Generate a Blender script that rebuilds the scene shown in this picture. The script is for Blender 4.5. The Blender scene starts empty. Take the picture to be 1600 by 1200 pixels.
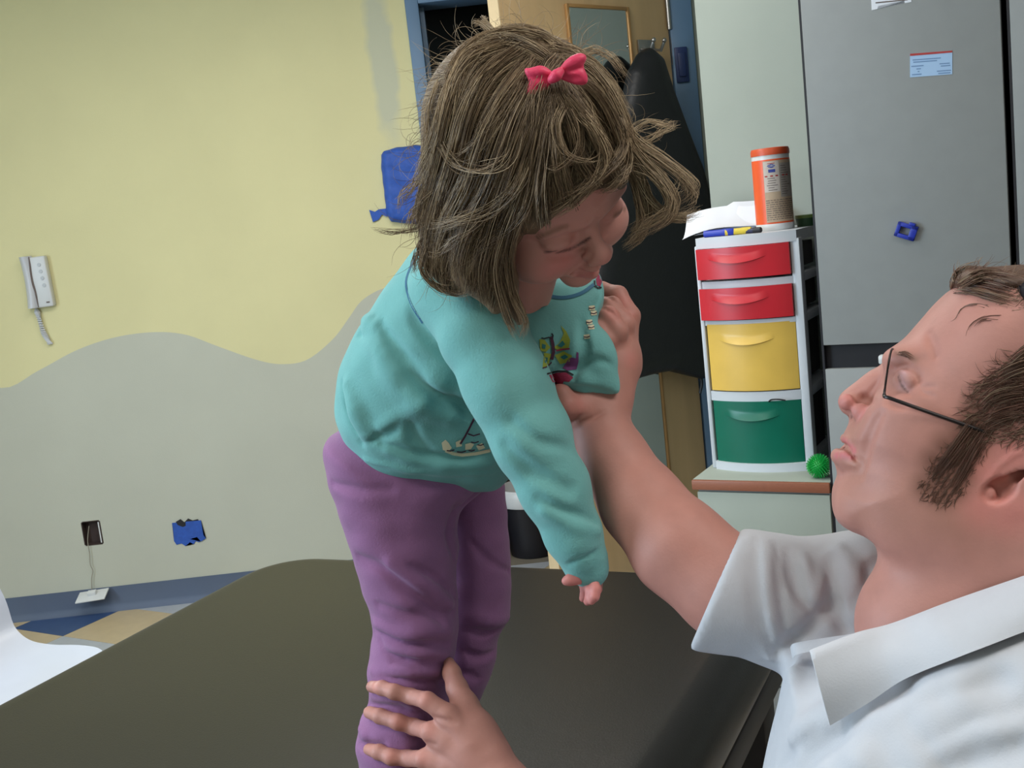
import bpy, bmesh, math, random
import numpy as np
from mathutils import Vector, Matrix
from mathutils.bvhtree import BVHTree

rng = np.random.default_rng(7)
random.seed(7)
SC = bpy.context.scene
COL = SC.collection

# ------------------------------------------------------------------ camera
FPX, CAM_H = 1700.0, 1.4
_p, _r = math.radians(8.7), math.radians(6.4)
_R0 = np.array([1.0, 0, 0]); _U0 = np.array([0, math.sin(_p), math.cos(_p)])
CF = np.array([0, math.cos(_p), -math.sin(_p)])
CR = math.cos(_r) * _R0 - math.sin(_r) * _U0
CU = math.sin(_r) * _R0 + math.cos(_r) * _U0
CC = np.array([0, 0, CAM_H])
cam_data = bpy.data.cameras.new('camera')
cam_data.sensor_fit = 'HORIZONTAL'; cam_data.sensor_width = 36.0
cam_data.lens = FPX / 1600 * 36.0
cam_data.clip_start = 0.02
cam = bpy.data.objects.new('camera', cam_data); COL.objects.link(cam)
_M = Matrix.Identity(4)
for i in range(3):
    _M[i][0], _M[i][1], _M[i][2], _M[i][3] = CR[i], CU[i], -CF[i], CC[i]
cam.matrix_world = _M
SC.camera = cam

# ------------------------------------------------------------------ light and exposure
world = bpy.data.worlds.new('world'); SC.world = world
world.use_nodes = True
world.node_tree.nodes['Background'].inputs[0].default_value = (0.75, 0.85, 1.0, 1)
world.node_tree.nodes['Background'].inputs[1].default_value = 0.10
SC.view_settings.view_transform = 'Standard'
SC.view_settings.look = 'None'
SC.view_settings.gamma = 1.0
SC.view_settings.use_curve_mapping = False
SC.view_settings.exposure = 0.72

def area_light(name, loc, target, sx, sy, power, color):
    l = bpy.data.lights.new(name, 'AREA'); l.shape = 'RECTANGLE'; l.size = sx; l.size_y = sy
    l.energy = power; l.color = color
    o = bpy.data.objects.new(name, l); COL.objects.link(o)
    o.location = loc
    o.rotation_euler = (Vector(target) - Vector(loc)).to_track_quat('-Z', 'Y').to_euler()
    return o
# four ceiling troffers and the daylight of a window in the left wall
CEIL = 2.62
PANELS = [(-1.5, 2.2), (-0.2, 2.8), (-1.3, 0.2), (1.1, 0.4)]
for i, (x, y) in enumerate(PANELS):
    area_light('ceiling_lamp', (x, y, CEIL - 0.06), (x, y, 0), 1.15, 0.55, (11, 9.5, 11, 9.5)[i], (1.0, 0.97, 0.92))
area_light('window_daylight', (-3.05, 1.1, 1.55), (0.0, 1.3, 1.0), 1.3, 1.2, 46, (0.62, 0.82, 1.0))
area_light('corridor_fill', (-0.6, 5.6, 2.6), (-0.6, 5.6, 0), 0.6, 0.3, 2.0, (0.9, 1.0, 0.97))  # unseen fill light, added to lift the corridor off black
# ------------------------------------------------------------------ helpers
def P(x, y, d):
    return CC + d * (CF + (x - 800) / FPX * CR + (600 - y) / FPX * CU)
def ray_dir(x, y):
    return CF + (x - 800) / FPX * CR + (600 - y) / FPX * CU
def on_plane(x, y, p0, n):
    v = ray_dir(x, y); t = ((np.asarray(p0) - CC) @ n) / (v @ n)
    return CC + v * t
def on_wall(x, y, Y): return on_plane(x, y, (0, Y, 0), np.array([0, 1.0, 0]))

def lin(c):
    c = [v / 255.0 for v in c]
    return tuple(v / 12.92 if v <= 0.04045 else ((v + 0.055) / 1.055) ** 2.4 for v in c) + (1.0,)

MATS = {}
def mat(name, rgb, rough=0.6, var=0.06, scale=8.0, bump=0.0, bscale=60.0, metal=0.0, spec=0.5, attr=False,
        sss=0.0, emit=0.0, sheen=0.0, stretch=None, coat=0.0, gen=False):
    """Principled material with noise-mottled colour, optional bump and an optional 'tint' colour attribute."""
    if name in MATS: return MATS[name]
    m = bpy.data.materials.new(name); m.use_nodes = True
    nt = m.node_tree; N = nt.nodes; L = nt.links
    b = N['Principled BSDF']
    b.inputs['Roughness'].default_value = rough
    b.inputs['Metallic'].default_value = metal
    b.inputs['Specular IOR Level'].default_value = spec
    if sss: b.inputs['Subsurface Weight'].default_value = sss; b.inputs['Subsurface Radius'].default_value = (0.012, 0.005, 0.003)
    if sss: b.inputs['Subsurface Scale'].default_value = 1.0
    if sheen: b.inputs['Sheen Weight'].default_value = sheen
    if coat: b.inputs['Coat Weight'].default_value = coat
    tc = N.new('ShaderNodeTexCoord')
    vec = tc.outputs['Object']
    if stretch:
        mp = N.new('ShaderNodeMapping'); mp.inputs['Scale'].default_value = stretch
        L.new(vec, mp.inputs[0]); vec = mp.outputs[0]
    nz = N.new('ShaderNodeTexNoise'); nz.inputs['Scale'].default_value = scale; nz.inputs['Detail'].default_value = 5
    L.new(vec, nz.inputs['Vector'])
    base = lin(rgb)
    rp = N.new('ShaderNodeValToRGB')
    rp.color_ramp.elements[0].position = 0.3; rp.color_ramp.elements[1].position = 0.7
    rp.color_ramp.elements[0].color = tuple(max(0, c * (1 - var)) for c in base[:3]) + (1,)
    rp.color_ramp.elements[1].color = tuple(min(1, c * (1 + var)) for c in base[:3]) + (1,)
    L.new(nz.outputs['Fac'], rp.inputs[0])
    col = rp.outputs[0]
    if attr:
        at = N.new('ShaderNodeAttribute'); at.attribute_name = 'tint'
        mx = N.new('ShaderNodeMix'); mx.data_type = 'RGBA'
        L.new(at.outputs['Alpha'], mx.inputs[0]); L.new(col, mx.inputs[6]); L.new(at.outputs['Color'], mx.inputs[7])
        col = mx.outputs[2]
    L.new(col, b.inputs['Base Color'])
    if bump:
        n2 = N.new('ShaderNodeTexNoise'); n2.inputs['Scale'].default_value = bscale; n2.inputs['Detail'].default_value = 4
        L.new(vec, n2.inputs['Vector'])
        bp = N.new('ShaderNodeBump'); bp.inputs['Strength'].default_value = bump; bp.inputs['Distance'].default_value = 0.002
        L.new(n2.outputs['Fac'], bp.inputs['Height']); L.new(bp.outputs[0], b.inputs['Normal'])
    if emit:
        b.inputs['Emission Color'].default_value = (1, 0.97, 0.92, 1); b.inputs['Emission Strength'].default_value = emit
    MATS[name] = m
    return m

def empty(name, loc=(0, 0, 0), rz=0.0, label=None, cat=None, group=None):
    o = bpy.data.objects.new(name, None); COL.objects.link(o)
    o.location = loc; o.rotation_euler = (0, 0, rz); o.empty_display_size = 0.05
    return tag(o, label, cat, group)
def tag(o, label=None, cat=None, group=None, kind=None):
    if label: o['label'] = label
    if cat: o['category'] = cat
    if group: o['group'] = group
    if kind: o['kind'] = kind
    return o

class MB:
    """Collects simple solids in one bmesh and links them as one mesh object."""
    def __init__(s): s.bm = bmesh.new()
    def box(s, c, size, rot=None, bev=0.0, seg=2):
        g = bmesh.ops.create_cube(s.bm, size=1.0)
        vs = g['verts']
        bmesh.ops.scale(s.bm, vec=Vector(size), verts=vs)
        if bev:
            es = list({e for v in vs for e in v.link_edges})
            r = bmesh.ops.bevel(s.bm, geom=es, offset=bev, segments=seg, affect='EDGES', profile=0.5)
            vs = list({v for f in r['faces'] for v in f.verts} | {v for v in vs if v.is_valid})
        if rot is not None: bmesh.ops.transform(s.bm, matrix=Matrix(rot).to_4x4(), verts=vs)
        bmesh.ops.translate(s.bm, vec=Vector(c), verts=vs)
        return s
    def box2(s, lo, hi, bev=0.0, seg=2):
        lo = np.array(lo, float); hi = np.array(hi, float)
        return s.box(tuple((lo + hi) / 2), tuple(hi - lo), bev=bev, seg=seg)
    def tube(s, pts, rad, n=8, cap=True, flat=None):
        pts = [np.asarray(p, float) for p in pts]; m = len(pts)
        if not hasattr(rad, '__len__'): rad = [rad] * m
        rings = []; prev = None
        for i, p in enumerate(pts):
            t = pts[min(i + 1, m - 1)] - pts[max(i - 1, 0)]
            t = t / (np.linalg.norm(t) + 1e-12)
            if prev is None:
                a = np.array([0, 0, 1.0]) if abs(t[2]) < 0.9 else np.array([1.0, 0, 0])
                x = np.cross(t, a)
            else: x = prev - t * (prev @ t)
            x /= np.linalg.norm(x) + 1e-12; prev = x; y = np.cross(t, x)
            fl = flat if flat else 1.0
            rings.append([s.bm.verts.new(p + rad[i] * (math.cos(2 * math.pi * k / n) * x + fl * math.sin(2 * math.pi * k / n) * y)) for k in range(n)])
        for a, b in zip(rings, rings[1:]):
            for k in range(n): s.bm.faces.new((a[k], a[(k + 1) % n], b[(k + 1) % n], b[k]))
        if cap:
            s.bm.faces.new(rings[0][::-1]); s.bm.faces.new(rings[-1])
        return s
    def lathe(s, prof, n=32, c=(0, 0, 0)):
        rings = []
        for r, z in prof:
            rings.append([s.bm.verts.new((c[0] + r * math.cos(2 * math.pi * k / n), c[1] + r * math.sin(2 * math.pi * k / n), c[2] + z)) for k in range(n)])
        for a, b in zip(rings, rings[1:]):
            for k in range(n): s.bm.faces.new((a[k], a[(k + 1) % n], b[(k + 1) % n], b[k]))
        s.bm.faces.new(rings[0][::-1]); s.bm.faces.new(rings[-1])
        return s
    def prism(s, front, off):
        """closed polygon of 3D points extruded by vector off"""
        off = np.asarray(off, float); n = len(front)
        a = [s.bm.verts.new(np.asarray(p, float)) for p in front]
        b = [s.bm.verts.new(np.asarray(p, float) + off) for p in front]
        f1 = s.bm.faces.new(a); f2 = s.bm.faces.new(b[::-1])
        for i in range(n): s.bm.faces.new((a[i], b[i], b[(i + 1) % n], a[(i + 1) % n]))
        bmesh.ops.triangulate(s.bm, faces=[f1, f2])
        return s
    def grid(s, fn, nu, nv, thick=None, both=True):
        """surface fn(u,v) -> point, optional thickness vector function or vector"""
        def lay(off):
            return [[s.bm.verts.new(np.asarray(fn(i / nu, j / nv), float) + off(i / nu, j / nv)) for j in range(nv + 1)] for i in range(nu + 1)]
        z = lambda u, v: np.zeros(3)
        A = lay(z)
        for i in range(nu):
            for j in range(nv): s.bm.faces.new((A[i][j], A[i + 1][j], A[i + 1][j + 1], A[i][j + 1]))
        if thick is not None:
            th = thick if callable(thick) else (lambda u, v, t=np.asarray(thick, float): t)
            B = lay(th)
            for i in range(nu):
                for j in range(nv): s.bm.faces.new((B[i][j + 1], B[i + 1][j + 1], B[i + 1][j], B[i][j]))
            for i in range(nu):
                s.bm.faces.new((A[i + 1][0], A[i][0], B[i][0], B[i + 1][0])); s.bm.faces.new((A[i][nv], A[i + 1][nv], B[i + 1][nv], B[i][nv]))
            for j in range(nv):
                s.bm.faces.new((A[0][j], A[0][j + 1], B[0][j + 1], B[0][j])); s.bm.faces.new((A[nu][j + 1], A[nu][j], B[nu][j], B[nu][j + 1]))
        return s
    def build(s, name, m, parent=None, smooth=True, ang=40):
        bmesh.ops.recalc_face_normals(s.bm, faces=s.bm.faces[:])
        me = bpy.data.meshes.new(name); s.bm.to_mesh(me); s.bm.free()
        return link_mesh(name, me, m, parent, smooth, ang)

def link_mesh(name, me, m, parent=None, smooth=True, ang=40):
    for mm in (m if isinstance(m, (list, tuple)) else [m]): me.materials.append(mm)
    if smooth:
        me.polygons.foreach_set('use_smooth', [True] * len(me.polygons))
        if ang < 180: me.set_sharp_from_angle(angle=math.radians(ang))
    o = bpy.data.objects.new(name, me); COL.objects.link(o)
    if parent is not None: o.parent = parent
    return o

def raw_mesh(name, verts, faces, m, parent=None, smooth=True, ang=180, tint=None):
    me = bpy.data.meshes.new(name)
    verts = np.asarray(verts, np.float32); faces = np.asarray(faces, np.int32)
    k = faces.shape[1]
    me.vertices.add(len(verts)); me.vertices.foreach_set('co', verts.ravel())
    me.loops.add(faces.size); me.loops.foreach_set('vertex_index', faces.ravel())
    me.polygons.add(len(faces)); me.polygons.foreach_set('loop_start', np.arange(0, faces.size, k, dtype=np.int32))
    me.update(calc_edges=True); me.validate()
    if tint is not None:
        a = me.color_attributes.new('tint', 'FLOAT_COLOR', 'POINT')
        a.data.foreach_set('color', np.asarray(tint, np.float32).ravel())
    return link_mesh(name, me, m, parent, smooth, ang)

# ------------------------------------------------------------------ signed-distance sculpting
class Field:
    def __init__(s, lo, hi, h):
        s.lo = np.asarray(lo, float); s.h = h
        n = np.ceil((np.asarray(hi, float) - s.lo) / h).astype(int) + 1
        s.n = n
        s.ax = [(s.lo[i] + h * np.arange(n[i])).astype(np.float32) for i in range(3)]
        s.v = np.full(n, 1.0, np.float32)
    def _sub(s, lo, hi):
        a = np.clip(np.floor((np.asarray(lo) - s.lo) / s.h).astype(int), 0, s.n)
        b = np.clip(np.ceil((np.asarray(hi) - s.lo) / s.h).astype(int) + 1, 0, s.n)
        if np.any(b <= a): return None
        sl = tuple(slice(a[i], b[i]) for i in range(3))
        return sl, s.ax[0][a[0]:b[0]][:, None, None], s.ax[1][a[1]:b[1]][None, :, None], s.ax[2][a[2]:b[2]][None, None, :]
    def _comb(s, sl, d, k, op):
        a = s.v[sl]
        if op == 'add':
            if k > 0:
                h = np.maximum(k - np.abs(a - d), 0) / k
                s.v[sl] = np.minimum(a, d) - h * h * (k * 0.25)
            else: s.v[sl] = np.minimum(a, d)
        elif op == 'sub':
            d = -d
            if k > 0:
                h = np.maximum(k - np.abs(a - d), 0) / k
                s.v[sl] = np.maximum(a, d) + h * h * (k * 0.25)
            else: s.v[sl] = np.maximum(a, d)
    def cap(s, a, b, ra, rb=None, k=0.0, op='add'):
        if rb is None: rb = ra
        a = np.asarray(a, float); b = np.asarray(b, float); m = max(ra, rb) + k + 3 * s.h + 0.004
        q = s._sub(np.minimum(a, b) - m, np.maximum(a, b) + m)
        if q is None: return s
        sl, X, Y, Z = q
        d = (b - a).astype(np.float32); L = float(d @ d) + 1e-12
        px, py, pz = X - np.float32(a[0]), Y - np.float32(a[1]), Z - np.float32(a[2])
        t = np.clip((px * d[0] + py * d[1] + pz * d[2]) / L, 0, 1)
        D = np.sqrt((px - t * d[0]) ** 2 + (py - t * d[1]) ** 2 + (pz - t * d[2]) ** 2) - (ra + (rb - ra) * t)
        s._comb(sl, D.astype(np.float32), k, op); return s
    def tube(s, pts, rad, k=0.0, op='add'):
        if not hasattr(rad, '__len__'): rad = [rad] * len(pts)
        for i in range(len(pts) - 1): s.cap(pts[i], pts[i + 1], rad[i], rad[i + 1], k, op)
        return s
    def ell(s, c, r, axes=None, k=0.0, op='add'):
        c = np.asarray(c, float); r = np.asarray(r, float)
        m = r.max() + k + 3 * s.h + 0.004
        q = s._sub(c - m, c + m)
        if q is None: return s
        sl, X, Y, Z = q
        px, py, pz = X - np.float32(c[0]), Y - np.float32(c[1]), Z - np.float32(c[2])
        A = np.eye(3) if axes is None else np.asarray(axes, float)   # rows are axes
        A = A.astype(np.float32)
        u = [px * A[i][0] + py * A[i][1] + pz * A[i][2] for i in range(3)]
        k0 = np.sqrt(sum((u[i] / r[i]) ** 2 for i in range(3))) + 1e-9
        k1 = np.sqrt(sum((u[i] / (r[i] * r[i])) ** 2 for i in range(3))) + 1e-9
        s._comb(sl, (k0 * (k0 - 1) / k1).astype(np.float32), k, op); return s
    def inflate(s, poly, o, ux, uy, s0, w0, k=0.0, op='add', wn=None):
        """silhouette polygon (2D, in plane o+x*ux+y*uy) blown up along the plane normal (w0 front, wn back)"""
        poly = np.asarray(poly, float); o = np.asarray(o, float); ux = np.asarray(ux, float); uy = np.asarray(uy, float)
        nz = np.cross(ux, uy); wn = w0 if wn is None else wn
        ww = max(w0, wn)
        pts = [o + x * ux + y * uy + z * nz for x, y in poly for z in (-ww, ww)]
        m = k + 3 * s.h + 0.004
        q = s._sub(np.min(pts, 0) - m, np.max(pts, 0) + m)
        if q is None: return s
        sl, X, Y, Z = q
        px, py, pz = X - np.float32(o[0]), Y - np.float32(o[1]), Z - np.float32(o[2])
        f = lambda a: (px * np.float32(a[0]) + py * np.float32(a[1]) + pz * np.float32(a[2]))
        x, y, z = f(ux), f(uy), f(nz)
        # tabulate the 2D signed distance
        st = max(s.h, 0.0015)
        x0, y0 = poly.min(0) - m - 2 * st; x1, y1 = poly.max(0) + m + 2 * st
        gx = np.arange(x0, x1 + st, st); gy = np.arange(y0, y1 + st, st)
        T = poly_sdf(poly, gx, gy).astype(np.float32)
        fx = np.clip((x - x0) / st, 0, len(gx) - 1.001); fy = np.clip((y - y0) / st, 0, len(gy) - 1.001)
        ix = fx.astype(np.int32); iy = fy.astype(np.int32); fx = fx - ix; fy = fy - iy
        d2 = (T[ix, iy] * (1 - fx) + T[ix + 1, iy] * fx) * (1 - fy) + (T[ix, iy + 1] * (1 - fx) + T[ix + 1, iy + 1] * fx) * fy
        wz = np.where(z > 0, np.float32(w0), np.float32(wn))
        a = 1 - np.minimum(-d2, s0) / s0
        g = np.sqrt(np.maximum(a, 0) ** 2 + (z / wz) ** 2) - 1
        s._comb(sl, (g * min(s0, w0, wn)).astype(np.float32), k, op); return s
    def slab(s, p, n, k=0.0):
        """cut away everything on the +n side of the plane through p"""
        n = np.asarray(n, float); p = np.asarray(p, float)
        d = (s.ax[0][:, None, None] * n[0] + s.ax[1][None, :, None] * n[1] + s.ax[2][None, None, :] * n[2] - p @ n).astype(np.float32)
        if k > 0:
            h = np.maximum(k - np.abs(s.v - d), 0) / k
            s.v = np.maximum(s.v, d) + h * h * (k * 0.25)
        else: s.v = np.maximum(s.v, d)
        return s
    def noise(s, amp, waves):
        """waves: list of (direction*freq, phase)"""
        X, Y, Z = s.ax[0][:, None, None], s.ax[1][None, :, None], s.ax[2][None, None, :]
        for w, ph in waves: s.v += (amp * np.sin(X * w[0] + Y * w[1] + Z * w[2] + ph)).astype(np.float32)
        return s
    def hit(s, x, y, d0=0.4, d1=2.2):
        """world point where the viewing line of pixel (x,y) meets the surface"""
        v = ray_dir(x, y); t = np.arange(d0, d1, s.h * 0.5)
        p = CC + t[:, None] * v
        i = np.round((p - s.lo) / s.h).astype(int)
        ok = np.all((i >= 0) & (i < s.n), 1)
        val = np.full(len(t), 1.0); j = i[ok]; val[ok] = s.v[j[:, 0], j[:, 1], j[:, 2]]
        w = np.where(val < 0)[0]
        return None if len(w) == 0 else p[w[0]]
    def crease(s, px, r, k, op='sub', sink=0.0, taper=True):
        """groove (sub) or ridge (add) following a polyline given by its viewing lines on the present surface"""
        out = []
        for (x0, y0), (x1, y1) in zip(px, px[1:]):
            m = max(2, int(math.hypot(x1 - x0, y1 - y0) / 10))
            for t in np.linspace(0, 1, m, endpoint=False): out.append((x0 + (x1 - x0) * t, y0 + (y1 - y0) * t))
        out.append(px[-1])
        pts = [q for q in (s.hit(x, y) for x, y in out) if q is not None]
        if len(pts) < 2: return s
        pts = np.array(pts)
        if len(pts) > 4:
            pts[1:-1] = (pts[:-2] + 2 * pts[1:-1] + pts[2:]) / 4
        v = (pts - CC); v /= np.linalg.norm(v, axis=1)[:, None]
        pts = pts + v * sink
        n = len(pts)
        rad = [r * (0.35 + 0.65 * math.sin(math.pi * min(max(i / (n - 1), 0.0), 1.0)) if taper else 1.0) for i in range(n)]
        m = r + k + 3 * s.h + 0.004
        q = s._sub(pts.min(0) - m, pts.max(0) + m)
        if q is None: return s
        sl, X, Y, Z = q
        D = np.full(s.v[sl].shape, 1.0, np.float32)
        for i in range(n - 1):
            a, b = pts[i], pts[i + 1]
            if np.linalg.norm(b - a) > 0.05: continue
            g = s._sub(np.minimum(a, b) - m, np.maximum(a, b) + m)
            if g is None: continue
            gs, x, y, z = g
            loc = tuple(slice(gs[c].start - sl[c].start, gs[c].stop - sl[c].start) for c in range(3))
            d = (b - a).astype(np.float32); L = float(d @ d) + 1e-12
            px_, py_, pz_ = x - np.float32(a[0]), y - np.float32(a[1]), z - np.float32(a[2])
            t = np.clip((px_ * d[0] + py_ * d[1] + pz_ * d[2]) / L, 0, 1)
            e = np.sqrt((px_ - t * d[0]) ** 2 + (py_ - t * d[1]) ** 2 + (pz_ - t * d[2]) ** 2) - (rad[i] + (rad[i + 1] - rad[i]) * t)
            D[loc] = np.minimum(D[loc], e.astype(np.float32))
        s._comb(sl, D, k, op)
        return s
    def smooth(s, it=1):
        for _ in range(it):
            for a in range(3):
                b = np.moveaxis(s.v, a, 0); c = b.copy(); c[1:-1] = (b[:-2] + 2 * b[1:-1] + b[2:]) * 0.25
                s.v = np.moveaxis(c, 0, a)
        s.v = np.ascontiguousarray(s.v)
        return s
    def mesh(s):
        """naive surface nets -> verts, quads"""
        v = s.v; I = v < 0
        n = np.array(v.shape) - 1
        cnt = np.zeros(n, np.int8)
        offs = [(a, b, c) for a in (0, 1) for b in (0, 1) for c in (0, 1)]
        for a, b, c in offs: cnt += I[a:a + n[0], b:b + n[1], c:c + n[2]]
        idx = np.argwhere((cnt > 0) & (cnt < 8))
        cid = np.full(n, -1, np.int64); cid[tuple(idx.T)] = np.arange(len(idx))
        cv = {o: v[idx[:, 0] + o[0], idx[:, 1] + o[1], idx[:, 2] + o[2]].astype(np.float64) for o in offs}
        acc = np.zeros((len(idx), 3)); num = np.zeros(len(idx))
        for o in offs:
            for ax in range(3):
                if o[ax]: continue
                e = list(o); e[ax] = 1; e = tuple(e)
                a, b = cv[o], cv[e]; m = (a < 0) != (b < 0)
                t = np.where(m, a / np.where(m, a - b, 1), 0)
                p = np.tile(np.array(o, float), (len(idx), 1)); p[:, ax] += t
                acc[m] += p[m]; num[m] += 1
        verts = s.lo + (idx + acc / num[:, None]) * s.h
        quads = []
        for ax in range(3):
            b, c = (ax + 1) % 3, (ax + 2) % 3
            sl0 = [slice(None)] * 3; sl1 = [slice(None)] * 3
            sl0[ax] = slice(0, -1); sl1[ax] = slice(1, None)
            e = np.argwhere(I[tuple(sl0)] != I[tuple(sl1)])
            e = e[(e[:, b] > 0) & (e[:, c] > 0) & (e[:, b] < n[b]) & (e[:, c] < n[c])]
            if len(e) == 0: continue
            def cell(db, dc):
                q = e.copy(); q[:, b] -= db; q[:, c] -= dc; return cid[tuple(q.T)]
            q = np.stack([cell(1, 1), cell(0, 1), cell(0, 0), cell(1, 0)], 1)
            flip = ~I[tuple(e.T)]
            q[flip] = q[flip][:, ::-1]
            quads.append(q)
        return verts, np.concatenate(quads)

def poly_sdf(poly, gx, gy):
    X, Y = np.meshgrid(gx, gy, indexing='ij')
    d = np.full(X.shape, 1e9); ins = np.zeros(X.shape, bool)
    n = len(poly)
    for i in range(n):
        ax, ay = poly[i]; bx, by = poly[(i + 1) % n]
        ex, ey = bx - ax, by - ay; L = ex * ex + ey * ey + 1e-15
        t = np.clip(((X - ax) * ex + (Y - ay) * ey) / L, 0, 1)
        d = np.minimum(d, (X - ax - t * ex) ** 2 + (Y - ay - t * ey) ** 2)
        if abs(ey) > 1e-12:
            c = ((ay > Y) != (by > Y)) & (X < ex * (Y - ay) / ey + ax)
            ins ^= c
    d = np.sqrt(d)
    return np.where(ins, -d, d)

def spline(pts, n):
    """Catmull-Rom through 2D/3D points"""
    pts = np.asarray(pts, float); m = len(pts)
    q = np.vstack([2 * pts[0] - pts[1], pts, 2 * pts[-1] - pts[-2]])
    out = []
    for u in np.linspace(0, m - 1, n):
        i = min(int(u), m - 2); t = u - i
        a, b, c, d = q[i], q[i + 1], q[i + 2], q[i + 3]
        out.append(0.5 * ((2 * b) + (c - a) * t + (2 * a - 5 * b + 4 * c - d) * t * t + (3 * b - a - 3 * c + d) * t ** 3))
    return np.array(out)
def closed_spline(pts, per=4):
    pts = np.asarray(pts, float); m = len(pts); out = []
    for i in range(m):
        a, b, c, d = pts[i - 1], pts[i], pts[(i + 1) % m], pts[(i + 2) % m]
        for t in np.arange(per) / per:
            out.append(0.5 * ((2 * b) + (c - a) * t + (2 * a - 5 * b + 4 * c - d) * t * t + (3 * b - a - 3 * c + d) * t ** 3))
    return np.array(out)

def join(parts):
    vs, fs, o = [], [], 0
    for v, f in parts: vs.append(v); fs.append(f + o); o += len(v)
    return np.vstack(vs), np.vstack(fs)
# ------------------------------------------------------------------ the room
WY = 4.28                                    # back wall
U30 = np.array([0.5, math.cos(math.radians(30)), 0]); W30 = np.array([math.cos(math.radians(30)), -0.5, 0])
RZ = math.radians(-30)                       # cabinet side of the room: local x runs along W30, local y along U30
def cab(w, d, z): return w * W30 + d * U30 + np.array([0, 0, z])
def on_cab(x, y, D):
    p = on_plane(x, y, D * U30, U30); return p @ W30, p[2]

M_yellow = mat('paint_yellow', (214, 207, 158), 0.75, 0.03, 3, 0.15, 220)
M_lower = mat('paint_pale_grey', (186, 187, 172), 0.75, 0.03, 3, 0.15, 220)
# a bare grey smear near the door frame belongs to the paint
nt = M_yellow.node_tree; b = nt.nodes['Principled BSDF']
src = b.inputs['Base Color'].links[0].from_socket
tc = nt.nodes.new('ShaderNodeTexCoord'); mp = nt.nodes.new('ShaderNodeMapping')
mp.inputs['Location'].default_value = (0.352 / 0.055, 0, -2.02 / 0.30); mp.inputs['Scale'].default_value = (1 / 0.055, 0, 1 / 0.30)
mp.inputs['Rotation'].default_value = (0, 0.0, 0)
nt.links.new(tc.outputs['Object'], mp.inputs[0])
ln = nt.nodes.new('ShaderNodeVectorMath'); ln.operation = 'LENGTH'; nt.links.new(mp.outputs[0], ln.inputs[0])
nz = nt.nodes.new('ShaderNodeTexNoise'); nz.inputs['Scale'].default_value = 9; nt.links.new(tc.outputs['Object'], nz.inputs['Vector'])
ad = nt.nodes.new('ShaderNodeMath'); ad.operation = 'MULTIPLY_ADD'; ad.inputs[1].default_value = 1.0; nt.links.new(nz.outputs['Fac'], ad.inputs[0]); nt.links.new(ln.outputs['Value'], ad.inputs[2])
mr = nt.nodes.new('ShaderNodeMapRange'); mr.inputs[1].default_value = 1.15; mr.inputs[2].default_value = 1.6; mr.inputs[3].default_value = 0.7; mr.inputs[4].default_value = 0.0
nt.links.new(ad.outputs[0], mr.inputs[0])
mx = nt.nodes.new('ShaderNodeMix'); mx.data_type = 'RGBA'; mx.inputs[7].default_value = lin((182, 186, 170))
nt.links.new(mr.outputs[0], mx.inputs[0]); nt.links.new(src, mx.inputs[6]); nt.links.new(mx.outputs[2], b.inputs['Base Color'])

M_white = mat('wall_white', (205, 203, 192), 0.8, 0.03, 3)
M_ceil = mat('ceiling_white', (225, 225, 220), 0.9, 0.03, 3)
M_base = mat('baseboard_slate', (84, 96, 118), 0.55, 0.05, 4)
M_frame = mat('frame_blue', (92, 122, 152), 0.45, 0.04, 5)
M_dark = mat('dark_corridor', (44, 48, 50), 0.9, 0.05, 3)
M_grey = mat('laminate_grey', (142, 145, 144), 0.6, 0.03, 20, 0.05, 300)
M_wallr = mat('paint_grey_green', (160, 168, 158), 0.75, 0.03, 6, 0.1, 250)
M_black = mat('black_trim', (22, 20, 26), 0.5, 0.1, 20)
M_trimw = mat('counter_edge_wood', (150, 92, 68), 0.45, 0.15, 40, stretch=(2, 12, 30))

# wall behind, split along the painted wave; one opening is left for the bare outlet
wave_px = [(-240, 640), (-160, 560), (-80, 560), (0, 606), (60, 579), (120, 547), (180, 527), (240, 519), (290, 523), (340, 541), (400, 562), (440, 569),
           (480, 562), (520, 530), (545, 497), (565, 470), (595, 452), (630, 444), (665, 452)]
wp = [on_wall(x, y, WY) for x, y in wave_px]
wp = spline([(p[0], p[2]) for p in wp], 90)
HX0, HX1, HZ0, HZ1 = -1.786, -1.716, 0.284, 0.378
XL, XD = -3.2, -0.242
xs = sorted(set([XL, XD, HX0, HX1] + [float(x) for x in wp[:, 0] if XL < x < XD]))
wz = lambda x: float(np.interp(x, wp[:, 0], wp[:, 1]))
bm = bmesh.new(); cache = {}
def V(x, z):
    k = (round(x, 5), round(z, 5))
    if k not in cache: cache[k] = bm.verts.new((x, WY, z))
    return cache[k]
for x0, x1 in zip(xs, xs[1:]):
    hole = x0 >= HX0 - 1e-6 and x1 <= HX1 + 1e-6
    for z0, z1 in ([((0, 0)), ] if False else ([((0, 0), (HZ0, HZ0)), ((HZ1, HZ1), (wz(x0), wz(x1)))] if hole else [((0, 0), (wz(x0), wz(x1)))])):
        bm.faces.new((V(x0, z0[0]), V(x1, z0[1]), V(x1, z1[1]), V(x0, z1[0]))).material_index = 0
    f = bm.faces.new((V(x0, wz(x0)), V(x1, wz(x1)), V(x1, 2.7), V(x0, 2.7))); f.material_index = 1
me = bpy.data.meshes.new('wall_back'); bm.to_mesh(me); bm.free()
o = link_mesh('wall_back', me, [M_lower, M_yellow], smooth=False); tag(o, kind='structure', label='yellow wall with a pale grey painted wave below')
tag(MB().box2((0.832, WY, 0), (3.9, WY + 0.12, 2.7)).box2((-0.242, WY, 2.275), (0.832, WY + 0.12, 2.7)).build('wall_back_door_side', M_wallr), kind='structure')
tag(MB().box2((-3.32, -1.8, 0), (-3.2, WY, 2.7)).build('wall_left', M_white), kind='structure')
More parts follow.
